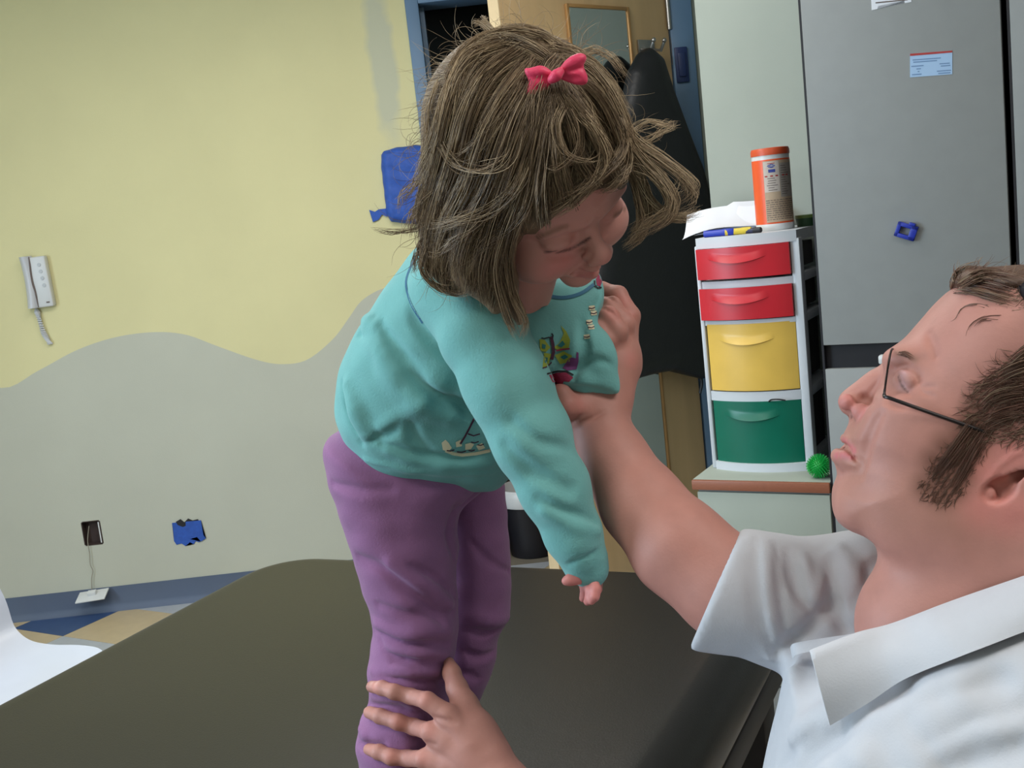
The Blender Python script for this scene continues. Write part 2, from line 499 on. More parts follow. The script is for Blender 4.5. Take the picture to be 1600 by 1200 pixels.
tag(MB().box2((-3.2, -1.92, 0), (4.2, -1.8, 2.7)).build('wall_front', M_white), kind='structure')
tag(MB().box2((4.2, -1.9, 0), (4.32, 4.4, 2.7)).build('wall_far_right', M_white), kind='structure')
tag(MB().box2((-3.3, -1.9, 2.68), (4.3, 7.0, 2.76)).build('ceiling', M_ceil), kind='structure')
wr = MB().box2((-1.055, 3.1, 0), (3.4, 3.2, 2.68)).build('wall_right', M_wallr); wr.rotation_euler = (0, 0, RZ); tag(wr, kind='structure')
tag(MB().prism([(0.66, 3.21, 0), (0.86, 4.27, 0), (0.96, 4.27, 0), (0.80, 3.21, 0)], (0, 0, 2.68)).build('wall_return', M_wallr), kind='structure')
# corridor behind the doorway
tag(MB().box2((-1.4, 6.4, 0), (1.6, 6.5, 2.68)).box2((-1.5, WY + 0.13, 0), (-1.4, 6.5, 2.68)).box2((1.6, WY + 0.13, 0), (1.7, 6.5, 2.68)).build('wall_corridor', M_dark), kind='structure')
# baseboard with a coved foot
prof = [(0, 0.1), (0.004, 0.1), (0.005, 0.03), (0.009, 0.014), (0.02, 0.0), (0, 0)]
tag(MB().prism([(XL, WY - y, z) for y, z in prof], (XD - XL, 0, 0)).build('baseboard_back', M_base, ang=30), kind='structure')

# floor: grout bed and loose tiles turned by 30 degrees
M_grout = mat('floor_bed', (120, 112, 98), 0.8)
tag(MB().box2((-3.3, -1.9, -0.06), (4.3, 7.0, -0.004)).build('floor', M_grout), kind='structure'); FLOOR = bpy.data.objects['floor']
M_tb = mat('tile_beige', (196, 176, 140), 0.35, 0.05, 18, 0.03, 40)
M_tg = mat('tile_grey', (176, 180, 186), 0.35, 0.06, 18, 0.03, 40)
M_tn = mat('tile_blue', (56, 80, 122), 0.35, 0.06, 18, 0.03, 40)
ta = math.radians(31); tu = np.array([math.sin(ta), math.cos(ta)]); tv = np.array([-math.cos(ta), math.sin(ta)])
T0 = np.array([0.522, 2.62]); TS = 0.305
def clip(poly, n, c):
    out = []
    for a, b in zip(poly, poly[1:] + poly[:1]):
        da, db = a @ n - c, b @ n - c
        if da <= 0: out.append(a)
        if da * db < 0: out.append(a + (b - a) * da / (da - db))
    return out
def tile_mesh(poly, m):
    mb = MB(); inner = poly
    mb.prism([(p[0], p[1], -0.004) for p in inner], (0, 0, 0.004))
    bmesh.ops.recalc_face_normals(mb.bm, faces=mb.bm.faces[:])
    me = bpy.data.meshes.new('floor_tile'); mb.bm.to_mesh(me); mb.bm.free(); me.materials.append(m); return me
shared = {}
for i in range(-13, 10):
    for j in range(-8, 16):
        c = T0 + TS * ((i + .5) * tu + (j + .5) * tv)
        if not (-3.1 < c[0] < 1.6 and 0.9 < c[1] < WY + 0.2): continue
        col = M_tb if (i + j) % 2 == 0 else (M_tn if i % 2 == 0 else M_tg)
        hw = TS / 2 - 0.0008
        poly = [a * hw * tu + b2 * hw * tv for a, b2 in ((-1, -1), (1, -1), (1, 1), (-1, 1))]
        if c[1] > WY - 0.25 and c[0] < XD + 0.2:
            poly = clip(poly, np.array([0, 1.0]), WY - 0.001 - c[1])
            if len(poly) < 3: continue
            me = tile_mesh(poly, col)
        else:
            if col.name not in shared: shared[col.name] = tile_mesh(poly, col)
            me = shared[col.name]
        t = bpy.data.objects.new('floor_tile', me); COL.objects.link(t); t.location = (c[0], c[1], 0); t.parent = FLOOR

# ceiling troffers (out of frame, they light the room)
M_lamp = mat('lamp_diffuser', (250, 250, 245), 0.5, 0.0, emit=1.5)
M_metalw = mat('painted_metal_white', (215, 216, 214), 0.4, 0.02)
for i, (x, y) in enumerate(PANELS):
    t = empty('ceiling_light', (x, y, 2.68), 0, ('ceiling light panel over the yellow wall and white chair', 'ceiling light panel in front of the maple door', 'ceiling light panel behind the camera at the window side', 'ceiling light panel above the man in white')[i], 'ceiling light', 'ceiling light panels')
    MB().box2((-0.61, -0.31, -0.03), (0.61, -0.28, 0)).box2((-0.61, 0.28, -0.03), (0.61, 0.31, 0)).box2((-0.61, -0.28, -0.03), (-0.58, 0.28, 0)).box2((0.58, -0.28, -0.03), (0.61, 0.28, 0)).build('light_frame', M_metalw, t)
    MB().box2((-0.58, -0.28, -0.012), (0.58, 0.28, -0.004)).build('diffuser', M_lamp, t)
# window in the left wall (out of frame)
tw = MB().box2((-3.2, 0.4, 0.95), (-3.17, 0.46, 2.15)).box2((-3.2, 1.74, 0.95), (-3.17, 1.8, 2.15)).box2((-3.2, 0.46, 0.95), (-3.17, 1.74, 1.01)).box2((-3.2, 0.46, 2.09), (-3.17, 1.74, 2.15)).box2((-3.2, 1.08, 1.01), (-3.175, 1.12, 2.09)).build('window_1', M_metalw)
tag(tw, kind='structure')

# door frame and door
fr = MB()
fr.box2((-0.242, WY - 0.018, 0), (-0.192, WY + 0.14, 2.275), bev=0.003)
fr.box2((0.745, WY - 0.018, 0), (0.832, WY + 0.14, 2.275), bev=0.003)
fr.box2((-0.192, WY - 0.018, 2.225), (0.745, WY + 0.14, 2.275), bev=0.003)
fr.box2((-0.192, WY + 0.06, 0), (-0.176, WY + 0.14, 2.225)).box2((0.729, WY + 0.06, 0), (0.745, WY + 0.14, 2.225))
tag(fr.build('trim_1', M_frame), kind='structure', label='blue steel door frame')
TH = math.radians(41)
DW, DT = 0.86, 0.05
dd = np.array([-math.cos(TH), -math.sin(TH), 0]); dn = np.array([math.sin(TH), -math.cos(TH), 0]); dh = np.array([0.742, WY - 0.004, 0])
def on_door(x, y, off=0.0):
    p = on_plane(x, y, dh + dn * off, dn); return (p - dh) @ dd, p[2]
def door_pt(a, z, off): return dh + dd * a + dn * off + np.array([0, 0, z])
M_wood = mat('door_maple', (204, 172, 128), 0.45, 0.06, 3, 0.05, 40, stretch=(6, 6, 0.6))
M_edge = mat('door_edge_pale', (222, 198, 158), 0.5, 0.06, 4, stretch=(6, 6, 0.6))
M_steel = mat('brushed_steel', (170, 168, 165), 0.3, 0.05, metal=0.9)
M_gold = mat('mirror_frame_brass', (176, 134, 84), 0.4, 0.08, 10, metal=0.3)
M_mirror = mat('mirror_glass', (205, 212, 212), 0.06, 0.0, metal=1.0)
# the door is a fixed part of the room: root in door-local axes (x to the free edge, -y out of the room face)
def door_box(mb, a0, a1, z0, z1, o0, o1, bev=0.0):
    c = door_pt((a0 + a1) / 2, (z0 + z1) / 2, (o0 + o1) / 2)
    rot = np.stack([dd, dn, np.array([0, 0, 1.0])], 1)
    mb.box(c, (abs(a1 - a0), abs(o1 - o0), abs(z1 - z0)), rot=Matrix(rot.tolist()), bev=bev); return mb
d1 = door_box(MB(), 0.004, DW - 0.004, 0.012, 2.215, -DT, 0).build('door_1', M_wood); tag(d1, kind='structure', label='maple door standing ajar, a mirror on it')
door_box(MB(), DW - 0.004, DW, 0.012, 2.215, -DT, 0).build('door_edge', M_edge, d1)['label'] = 'pale bare edge of the door'
h = MB()
for z in (0.25, 1.1, 1.95):
    h.tube([door_pt(-0.004, z - 0.05, 0.008), door_pt(-0.004, z + 0.05, 0.008)], 0.007, 10)
h.build('hinge', M_steel, d1)
h = MB().tube([door_pt(0.01, 2.03, 0.012), door_pt(0.01, 2.16, 0.012)], 0.009, 10); h.build('closer_pin', M_steel, d1)
lk = MB(); door_box(lk, DW - 0.10, DW - 0.045, 0.93, 1.10, 0, 0.006, 0.002); lk.tube([door_pt(DW - 0.07, 1.02, 0.004), door_pt(DW - 0.07, 1.02, 0.055)], 0.011, 10); lk.tube([door_pt(DW - 0.07, 1.02, 0.055), door_pt(DW - 0.19, 1.02, 0.055)], 0.009, 10)
lk.build('door_handle', M_steel, d1)
# mirror on the door
ma0, ma1, mz0, mz1 = on_door(980, 60)[0], on_door(885, 12)[0], 0.33, on_door(885, 12)[1]
mr_ = empty('wall_mirror', tuple(door_pt((ma0 + ma1) / 2, mz0, 0)), 0, 'tall narrow mirror with thin brass frame on the maple door', 'mirror')
def local_to(root, obj):
    obj.parent = root; obj.matrix_parent_inverse = Matrix.Translation(-Vector(root.location)); return obj
g = MB(); door_box(g, ma0, ma1, mz0, mz1, 0.001, 0.008)
local_to(mr_, g.build('mirror_glass', M_mirror))
g = MB()
for a0, a1, z0, z1 in ((ma0 - .012, ma0, mz0 - .012, mz1 + .012), (ma1, ma1 + .012, mz0 - .012, mz1 + .012), (ma0, ma1, mz1, mz1 + .012), (ma0, ma1, mz0 - .012, mz0)):
    door_box(g, a0, a1, z0, z1, 0.001, 0.014, 0.002)
local_to(mr_, g.build('mirror_frame', M_gold))
# dark blue strike plate on the hinge jamb
g = MB().box2((0.752, WY - 0.03, 1.83), (0.80, WY - 0.019, 1.96), bev=0.003).box2((0.762, WY - 0.038, 1.85), (0.79, WY - 0.03, 1.94), bev=0.003)
M_nav = mat('navy_plastic', (24, 44, 92), 0.4)
tag(g.build('jamb_switch', M_nav), 'small dark blue plate fixed to the blue door jamb', 'plate')
# coat hooks
a_, z_ = on_door(1008, 78)
hk = MB().box(tuple(door_pt(a_, z_ + .01, .006)), (0.09, 0.05, 0.008), rot=Matrix(np.stack([dd, np.array([0, 0, 1.0]), dn], 1).tolist()), bev=0.002)
for da in (-0.03, 0.03):
    hk.tube([door_pt(a_ + da, z_ + .0, .008), door_pt(a_ + da, z_ - .01, .05), door_pt(a_ + da, z_ + .02, .07)], 0.006, 8)
    hk.bm.verts.ensure_lookup_table()
    bmesh.ops.create_uvsphere(hk.bm, u_segments=10, v_segments=8, radius=0.009, matrix=Matrix.Translation(Vector(door_pt(a_ + da, z_ + .022, .07))))
tag(hk.build('coat_hook', M_steel), 'steel double coat hook at the top of the door', 'hook')

# cabinets (cabinet axes)
def cab_root(name, w, d, z, label, cat, group=None):
    return empty(name, tuple(cab(w, d, z)), RZ, label, cat, group)
FD = 2.65
def tall_cabinet(w0, w1, label):
    t = cab_root('tall_cabinet', w0, FD, 0, label, 'cabinet', None)
    W = w1 - w0
    MB().box2((0, 0.022, 0.1), (W, 0.44, 2.4)).build('carcass', M_black, t)
    MB().box2((-0.006, 0.004, 0.1), (-0.0005, 0.44, 2.4)).build('edge_gap_shade', M_black, t)  # black strip painted in for the dark gap along the cabinet edge
    MB().box2((0, 0, 1.008), (W, 0.02, 2.4), bev=0.002).build('upper_door', M_grey, t)
    MB().box2((0, 0, 0.1), (W, 0.02, 0.949), bev=0.002).build('lower_door', M_grey, t)
    MB().box2((0, 0.003, 0), (W, 0.44, 0.097)).build('plinth', M_grey, t)
    return t
t1 = tall_cabinet(-0.648, -0.226, 'tall grey laminate cabinet with a black gap, nearest to the drawer tower')
t2 = tall_cabinet(-0.208, 0.4, 'tall grey laminate cabinet cut off by the right picture edge')
hnd = MB().box2((0.132, -0.03, 0.962), (0.25, -0.006, 0.983), bev=0.004).box2((0.14, -0.01, 0.966), (0.15, 0.02, 0.979)).box2((0.232, -0.01, 0.966), (0.242, 0.02, 0.979)).build('pull_handle', mat('plastic_white', (214, 216, 216), 0.35, 0.02), t1)
low = cab_root('low_cabinet', -1.004, FD, 0, 'low grey-green cabinet under the drawer tower', 'cabinet')
MB().box2((0, 0.01, 0.1), (0.348, 0.43, 0.634), bev=0.002).build('body', M_grey, low)
MB().box2((0, 0, 0.104), (0.346, 0.012, 0.63), bev=0.002).build('cabinet_door', M_wallr, low)
MB().box2((0, 0.004, 0), (0.348, 0.43, 0.097)).build('plinth', M_grey, low)
ct = cab_root('countertop', -1.016, FD - 0.005, 0.636, 'narrow grey countertop with brown wooden edge on the low cabinet', 'countertop')
MB().box2((0, 0.012, 0), (0.36, 0.44, 0.026), bev=0.001).build('laminate_slab', M_wallr, ct)
MB().box2((0, 0, 0), (0.36, 0.012, 0.026), bev=0.002).build('wood_edge', M_trimw, ct)['label'] = 'brown wooden front edge'
# ------------------------------------------------------------------ things around the room
M_plw = MATS['plastic_white']
M_fr = mat('tower_white', (205, 210, 216), 0.4, 0.02)
M_red = mat('drawer_red', (200, 34, 48), 0.35, 0.05, 12)
M_yel = mat('drawer_yellow', (226, 186, 86), 0.35, 0.05, 12)
M_grn = mat('drawer_green', (0, 104, 82), 0.35, 0.06, 12)
M_in = mat('drawer_shade', (58, 44, 44), 0.6, 0.1, 12)
# drawer tower
TW0, TW1, TD0, TD1 = -0.995, -0.728, 2.775, 3.08
tow = cab_root('drawer_tower', (TW0 + TW1) / 2, (TD0 + TD1) / 2, 0.662, 'white plastic tower of four coloured drawers on the countertop', 'drawer unit')
hw, hd, TH_ = (TW1 - TW0) / 2, (TD1 - TD0) / 2, 0.626
def bulge(u): return -0.028 * (1 - (2 * u - 1) ** 2)        # u 0..1 across the front
def bow_slab(mb, z0, z1, x0, x1, yb, yf=0.0, n=14):
    pts = [(x0 + (x1 - x0) * i / n, -hd + yf + bulge(i / n), z0) for i in range(n + 1)] + [(x1, yb, z0), (x0, yb, z0)]
    mb.prism(pts, (0, 0, z1 - z0)); return mb
MB_ = bow_slab(MB(), TH_ - 0.028, TH_, -hw, hw, hd); MB_.build('top_panel', M_fr, tow, ang=30)
bow_slab(MB(), 0, 0.022, -hw + 0.008, hw - 0.004, hd, -0.008).build('bottom_panel', M_fr, tow, ang=30)
zpx = lambda y, x=1180: on_cab(x, y, TD0 - 0.02)[1] - 0.662
DR = [(383, 432, M_red, 'red'), (447, 497, M_red, 'red'), (505, 610, M_yel, 'yellow'), (627, 729, M_grn, 'green')]
for ya, yb_ in ((436, 448), (499, 507), (612, 627)):
    z0, z1 = zpx(yb_), zpx(ya)
    bow_slab(MB(), z0, z1, -hw + 0.006, hw - 0.006, hd, 0.004).build('shelf_divider', M_fr, tow, ang=30)
for sx in (-1, 1):
    for y0, y1 in ((-hd, -hd + 0.035), (hd - 0.03, hd)):
        MB().box2((sx * hw - 0.006 - (0.012 if sx > 0 else -0.0), y0, 0), (sx * hw + 0.006 - (0.0 if sx > 0 else -0.0), y1, TH_ - 0.02), bev=0.004).build('corner_post', M_fr, tow)
    for ya in (440, 503, 619):
        z = zpx(ya)
        MB().box2((sx * hw - 0.012, -hd + 0.03, z - 0.012), (sx * hw + 0.004, hd - 0.02, z + 0.012), bev=0.003).build('side_rail', M_fr, tow)
for k, (ya, yb_, m, cn) in enumerate(DR):
    z0, z1 = zpx(yb_), zpx(ya)
    x0, x1 = -hw + (0.002 if k < 2 else 0.012), hw - 0.018
    pull = 0.012 if k < 2 else 0.0
    zc = z1 - (z1 - z0) * (0.36 if k < 2 else 0.24 if k == 2 else 0.22)
    def front(u, v, x0=x0, x1=x1, z0=z0, z1=z1, zc=zc, pull=pull):
        t = (u - 0.47) / 0.30; w = max(0.0, 1 - t * t)     # smile shaped lip: swells outwards, then breaks back underneath
        lo = zc - 0.012 * w; hi = lo + 0.021; full = 0.0085 * w ** 0.7
        if v <= 0.401: z, out = z0 + (lo - z0) * v / 0.4, 0.0
        elif v <= 0.441: z, out = lo + 0.0006, full
        elif v <= 0.801: q = (v - 0.44) / 0.36; z, out = lo + 0.0006 + (hi - lo) * q, full * (1 - q) ** 1.2
        else: z, out = hi + (z1 - hi) * (v - 0.8) / 0.2, 0.0
        return np.array([x0 + (x1 - x0) * u, -hd - pull + bulge(u) - out, z])
    dr = MB().grid(front, 44, 25, lambda u, v, pull=pull: np.array([0, 0.010, 0])).build('drawer', m, tow, ang=35)
    dr['label'] = '%s plastic drawer%s' % (cn, ', topmost' if k == 0 else ', second from the top' if k == 1 else '')
    MB().box2((x0 + 0.012, -hd + 0.014, z0 + 0.006), (x1 - 0.012, hd - 0.03, z1 - 0.012)).build('drawer_box', M_in, dr)
TZ = 0.662 + TH_
# sheets of paper bending over the left edge of the tower top
M_paper = mat('paper', (226, 229, 236), 0.7, 0.02)
def sheet(name, w0, d0, ang, sx, sy, dz, droop, label):
    ca, sa = math.cos(ang), math.sin(ang)
    def fn(u, v):
        x, y = (u - .5) * sx, (v - .5) * sy
        z = dz + 0.003 * math.sin(5 * u + 2 * v) + 0.06 * v * v
        if u < 0.45: z -= droop * (0.45 - u) ** 2
        else: z += 0.03 * max(0, v - 0.35) * (1 - u)
        return np.array([x * ca - y * sa, x * sa + y * ca, z])
    r = MB().grid(fn, 14, 10, (0, 0, 0.0006)).build(name, M_paper, smooth=True, ang=60)
    r.location = tuple(cab(w0, d0, TZ)); r.rotation_euler = (0, 0, RZ)
    return tag(r, label, 'paper', None)
sheet('paper_sheet', -0.962, 3.0, 0.22, 0.27, 0.14, 0.016, 0.10, 'white sheet of paper bulging up beside the wipes canister')
sheet('paper_sheet', -0.965, 2.985, -0.1, 0.16, 0.14, 0.003, 0.0, 'lower white sheet lying flat on the drawer tower top')
# wipes canister
cw, cz = on_cab(1211, 349, 2.885)
can = cab_root('wipes_canister', cw, 2.885, TZ, 'orange wipes canister with a beige label on the drawer tower', 'canister')
can.rotation_euler = (0, 0, RZ)
CR_, CH_ = 0.0495, 0.213
MB().lathe([(0.002, 0), (CR_ - .002, 0), (CR_, 0.003), (CR_, 0.016), (CR_ - .001, 0.018), (0.002, 0.018)], 40).build('canister_foot', M_plw, can, ang=50)
M_orng = mat('canister_orange', (232, 92, 44), 0.4, 0.05, 20)
MB().lathe([(0.002, 0.018), (CR_ - .0006, 0.018), (CR_ - .0006, 0.184), (0.002, 0.184)], 40).build('canister_body', M_orng, can, ang=50)
MB().lathe([(0.002, 0.184), (CR_ - .001, 0.184), (CR_ - .001, 0.195), (0.002, 0.195)], 40).build('canister_collar', M_plw, can, ang=50)
MB().lathe([(0.002, 0.195), (CR_ + .0005, 0.195), (CR_ + .0005, 0.207), (CR_ - .002, CH_), (CR_ - .012, CH_ + .001), (0.002, CH_ + .001)], 40).build('canister_lid', mat('canister_lid_orange', (206, 82, 44), 0.4, 0.05, 20), can, ang=50)
# direction of the camera seen from the canister, in its own axes
vcam = CC - cab(cw, 2.885, 1.4); ac = math.atan2(vcam @ U30, vcam @ W30)
def wrap(ang, z, off=0.0006): return np.array([(CR_ + off) * math.cos(ang), (CR_ + off) * math.sin(ang), z])
def patch(name, a0, a1, z0, z1, m, off, lab=None):
    o = MB().grid(lambda u, v: wrap(ac + a0 + (a1 - a0) * u, z0 + (z1 - z0) * v, off), 14, 1).build(name, m, can)
    if lab: o['label'] = lab
    return o
patch('paper_label', -0.42, 1.35, 0.022, 0.180, mat('label_beige', (186, 162, 136), 0.6, 0.08, 30), 0.0004, 'beige printed label')
patch('label_panel', -0.40, 0.40, 0.10, 0.178, mat('label_pale', (200, 188, 178), 0.6, 0.05, 40), 0.0007)
patch('label_panel', 0.42, 1.25, 0.085, 0.172, mat('label_greybeige', (158, 150, 142), 0.6, 0.08, 40), 0.0007)
M_ink = mat('print_ink', (104, 92, 88), 0.7)
M_blue = mat('logo_blue', (56, 70, 150), 0.6)
M_redp = mat('print_red', (168, 52, 48), 0.6)
mb = MB(); mr2 = MB()
r2 = random.Random(4)
def strip(mb, a0, a1, z0, z1):
    mb.grid(lambda u, v: wrap(ac + a0 + (a1 - a0) * u, z0 + (z1 - z0) * v, 0.001), 5, 1)
for z in np.arange(0.028, 0.078, 0.0055):
    a = -0.38
    while a < 1.1:
        l = r2.uniform(0.06, 0.28); strip(mb, a, min(a + l, 1.2), z, z + 0.0018); a += l + 0.04
for z in np.arange(0.104, 0.135, 0.006): strip(mb, -0.3 + r2.uniform(0, .1), 0.25 + r2.uniform(-.15, .05), z, z + 0.0016)
for z in np.arange(0.092, 0.165, 0.006): strip(mb, 0.48, 0.95 + r2.uniform(-.2, .1), z, z + 0.0016)
mb.build('small_print', M_ink, can)
for a in (-0.28, 0.0, 0.26, 0.62, 0.86): strip(mr2, a - 0.07, a + 0.07, 0.139, 0.1425)
strip(mr2, -0.18, 0.2, 0.1722, 0.1738)
mr2.build('red_print', M_redp, can)['kind'] = 'stuff'
mb = MB(); mb.grid(lambda u, v: wrap(ac - 0.2 + 0.42 * u, 0.1665 + (0.0045 * (1 - (2 * u - 1) ** 2) + .0006) * (2 * v - 1), 0.0011), 12, 1)
strip(mb, -0.15, 0.2, 0.150, 0.158)
mb.build('logo', M_blue, can)
def text_mesh(body, size):
    c = bpy.data.curves.new('t', 'FONT'); c.body = body; c.size = size; c.align_x = 'CENTER'; c.align_y = 'CENTER'
    o = bpy.data.objects.new('t', c); COL.objects.link(o)
    me = bpy.data.meshes.new_from_object(o.evaluated_get(bpy.context.evaluated_depsgraph_get()))
    bpy.data.objects.remove(o); return me
me = text_mesh('CLOROX', 0.0075)
for v in me.vertices:
    p = wrap(ac + 0.01 + v.co.x / CR_, 0.1665 + v.co.y, 0.0014); v.co = p
link_mesh('logo_lettering', me, M_plw, can, smooth=False)
# markers and bits in front of the canister
M_mb = mat('marker_blue', (28, 54, 170), 0.4); M_my = mat('marker_yellow', (214, 190, 60), 0.4); M_mn = mat('marker_navy', (36, 36, 70), 0.4)
def marker(px, L, ang, r, m, mc, label, dz=0.0):
    w, z = on_cab(*px, 2.80)
    root = cab_root('marker', w, 2.80, TZ + r + dz, label, 'marker')
    root.rotation_euler = (0, 0, RZ + ang)
    MB().tube([(-L / 2, 0, 0), (L * .12, 0, 0)], r, 12).build('barrel', m, root)
    MB().tube([(L * .12, 0, 0), (L * .45, 0, 0), (L / 2, 0, 0)], [r * 1.1, r * 1.08, r * .7], 12).build('marker_cap', mc, root)
marker((1124, 362), 0.085, -0.08, 0.009, M_mb, M_mb, 'thick blue marker at the front left of the tower top')
marker((1154, 358), 0.07, 0.12, 0.0085, M_my, M_my, 'yellow marker lying behind the blue one')
marker((1173, 360), 0.06, -0.05, 0.007, M_mn, M_black, 'navy marker with black cap beside the canister foot')
gb = cab_root('plastic_tub', -0.745, 2.96, TZ, 'small dark green tub behind the canister', 'tub')
MB().lathe([(0.002, 0), (0.026, 0), (0.03, 0.022), (0.002, 0.022)], 20).build('tub_body', mat('tub_green', (40, 74, 44), 0.5), gb)
MB().lathe([(0.002, 0.022), (0.031, 0.022), (0.031, 0.03), (0.002, 0.03)], 20).build('tub_lid', mat('tub_lid_green', (96, 124, 60), 0.5), gb)
# black cord end lying in the gap above the green drawer
w, z = on_cab(1213, 626, 2.745)
tag(MB().tube(spline([cab(w - 0.022, 2.752, z - 0.004), cab(w - 0.012, 2.744, z + 0.003), cab(w + 0.006, 2.742, z + 0.004), cab(w + 0.024, 2.746, z + 0.0)], 12), 0.0022, 6).build('cord', M_black), 'short black cord peeking out above the green drawer', 'cord')
# spiky green ball
w, z = on_cab(1280, 733, 2.70)
ball = cab_root('spiky_ball', w, 2.70, 0.662 + 0.030, 'bright green spiky rubber ball on the countertop', 'ball')
M_ball = mat('rubber_green', (16, 168, 70), 0.5, 0.1, 30)
mb = MB(); bmesh.ops.create_icosphere(mb.bm, subdivisions=3, radius=0.022); mb.build('ball_core', M_ball, ball)
mb = MB()
for i in range(240):
    zz = 1 - 2 * (i + .5) / 240; ph = i * 2.399963; rr = math.sqrt(1 - zz * zz); d = np.array([rr * math.cos(ph), rr * math.sin(ph), zz])
    mb.tube([d * 0.020, d * 0.0325], [0.0016, 0.0006], 4)
o = mb.build('ball_spikes', M_ball, ball); o['kind'] = 'stuff'

# papers and clip on the tall cabinet
def cab_prism(pts, D, th): return MB().prism([cab(*on_cab(x, y, D), 0)[:0] if False else (lambda wz_: cab(wz_[0], D, wz_[1]))(on_cab(x, y, D)) for x, y in pts], -U30 * th)
card = empty('notice_card', tuple(cab(*[on_cab(1455, 101, FD)[0], FD, on_cab(1455, 101, FD)[1]])), 0, 'small pale blue card with a red top stripe on the grey cabinet', 'card')
local_to(card, cab_prism([(1422, 84), (1488, 79), (1488, 116), (1422, 121)], FD, 0.0012).build('card_sheet', mat('card_blue', (160, 190, 222), 0.6, 0.03), smooth=False))
local_to(card, cab_prism([(1422, 84), (1488, 79), (1488, 82), (1422, 87.5)], FD - 0.0012, 0.0006).build('red_stripe', M_redp, smooth=False))
mb = MB()
def line_px(mb, x0, x1, y, h=1.6, D=FD - 0.0012, sl=-0.075):
    pts = [(x0, y), (x1, y + (x1 - x0) * sl), (x1, y + (x1 - x0) * sl + h), (x0, y + h)]
    mb.prism([cab(on_cab(a, b_, D)[0], D, on_cab(a, b_, D)[1]) for a, b_ in pts], -U30 * 0.0004)
for x0, x1, y in ((1426, 1470, 93), (1427, 1464, 96.5), (1424, 1443, 103), (1432, 1439, 107), (1434, 1436.5, 111), (1425, 1440, 116), (1468, 1484, 99), (1470, 1485, 102.5), (1464, 1486, 110.5), (1466, 1485, 114)):
    line_px(mb, x0, x1, y)
local_to(card, mb.build('print_lines', mat('card_ink', (104, 134, 172), 0.6), smooth=False))
lab = empty('paper_label', tuple(cab(on_cab(1390, 5, FD)[0], FD, on_cab(1390, 5, FD)[1])), 0, 'white paper label at the top of the grey cabinet', 'label')
local_to(lab, cab_prism([(1360, -30), (1424, -36), (1424, 3), (1414, 5), (1413, 1), (1372, 9), (1371, 14), (1362, 16)], FD, 0.001).build('label_sheet', M_paper, smooth=False))
mb = MB(); line_px(mb, 1368, 1418, 3.5, 2, FD - 0.001, -0.1); line_px(mb, 1368, 1410, -3, 2, FD - 0.001, -0.1); line_px(mb, 1366, 1418, -9, 2, FD - 0.001, -0.1)
local_to(lab, mb.build('print_lines', M_ink, smooth=False))
# blue square clip, tilted
cw_, cz_ = on_cab(1417, 361, FD)
clp = cab_root('magnet_clip', cw_, FD, cz_, 'little blue square magnetic clip stuck on the grey cabinet', 'clip')
rot = Matrix.Rotation(math.radians(22), 3, 'Y')
M_clip = mat('clip_blue', (28, 48, 160), 0.4)
mb = MB()
for c, sz in (((0, 0.0125), (0.046, 0.009)), ((-0.0185, 0), (0.009, 0.034)), ((0.0155, 0), (0.015, 0.034)), ((0, -0.0125), (0.046, 0.009))):
    v = rot @ Vector((c[0], 0, c[1])); mb.box((v.x, -0.008, v.z), (sz[0], 0.014, sz[1]), rot=rot, bev=0.0015)
mb.build('clip_frame', M_clip, clp)
v = rot @ Vector((0.008, 0, 0.019)); MB().box((v.x, -0.009, v.z), (0.014, 0.016, 0.006), rot=rot, bev=0.0015).build('clip_tab', M_clip, clp)

# wall telephone
def wall_box(mb, cx, cz, sx, sz, y0, y1, tilt=0.0, bev=0.004):
    return mb.box((cx, WY - (y0 + y1) / 2, cz), (sx, y1 - y0, sz), rot=Matrix.Rotation(tilt, 3, 'Y'), bev=bev, seg=3)
M_ph = mat('phone_plastic', (204, 206, 206), 0.4, 0.02)
M_ph2 = mat('phone_handset', (196, 198, 202), 0.35, 0.02)
ph = empty('wall_phone', (-1.79, WY, 1.36), 0, 'pale grey wall telephone on the yellow wall', 'telephone')
local_to(ph, wall_box(MB(), -1.768, 1.352, 0.066, 0.196, 0.0, 0.032, -0.02, 0.006).build('phone_base', M_ph))
def hs(u, v):
    z = 1.255 + 0.20 * u; mid = 1 - (2 * u - 1) ** 2
    x = -1.838 + 0.046 * v + 0.004 * mid * (v - 0) + (0.008 if False else 0)
    y = 0.016 + 0.030 * math.sin(math.pi * (0.08 + 0.84 * v)) * (1 - 0.22 * mid)
    return np.array([x + 0.006 * mid * (v - 1) * -1, WY - y, z])
local_to(ph, MB().grid(hs, 20, 10, (0, 0.012, 0)).build('handset', M_ph2, ang=60))
gap_ = spline([(-1.795, 1.452), (-1.796, 1.42), (-1.7985, 1.38), (-1.797, 1.345), (-1.793, 1.315), (-1.792, 1.256)], 16)
local_to(ph, MB().tube([(x, WY - 0.0335, z) for x, z in gap_], [0.0018 + 0.0022 * math.sin(math.pi * i / 15) for i in range(16)], 6).build('cradle_gap_shade', M_ink))  # dark tube proud of the base, standing in for the shaded gap
mb = MB()
for i, z in enumerate((1.418, 1.392, 1.366, 1.338)):
    mb.lathe([(0.0005, 0), (0.0075, 0), (0.007, 0.002), (0.0005, 0.002)], 16)
    bmesh.ops.transform(mb.bm, matrix=Matrix.Translation((-1.762 + i * 0.002, WY - 0.032, z)) @ Matrix.Rotation(math.pi / 2, 4, 'X'), verts=mb.bm.verts[-64:])
local_to(ph, mb.build('phone_buttons', mat('phone_button', (176, 178, 180), 0.4)))
local_to(ph, MB().box((-1.752, WY - 0.033, 1.272), (0.012, 0.003, 0.005)).build('indicator', M_ink))
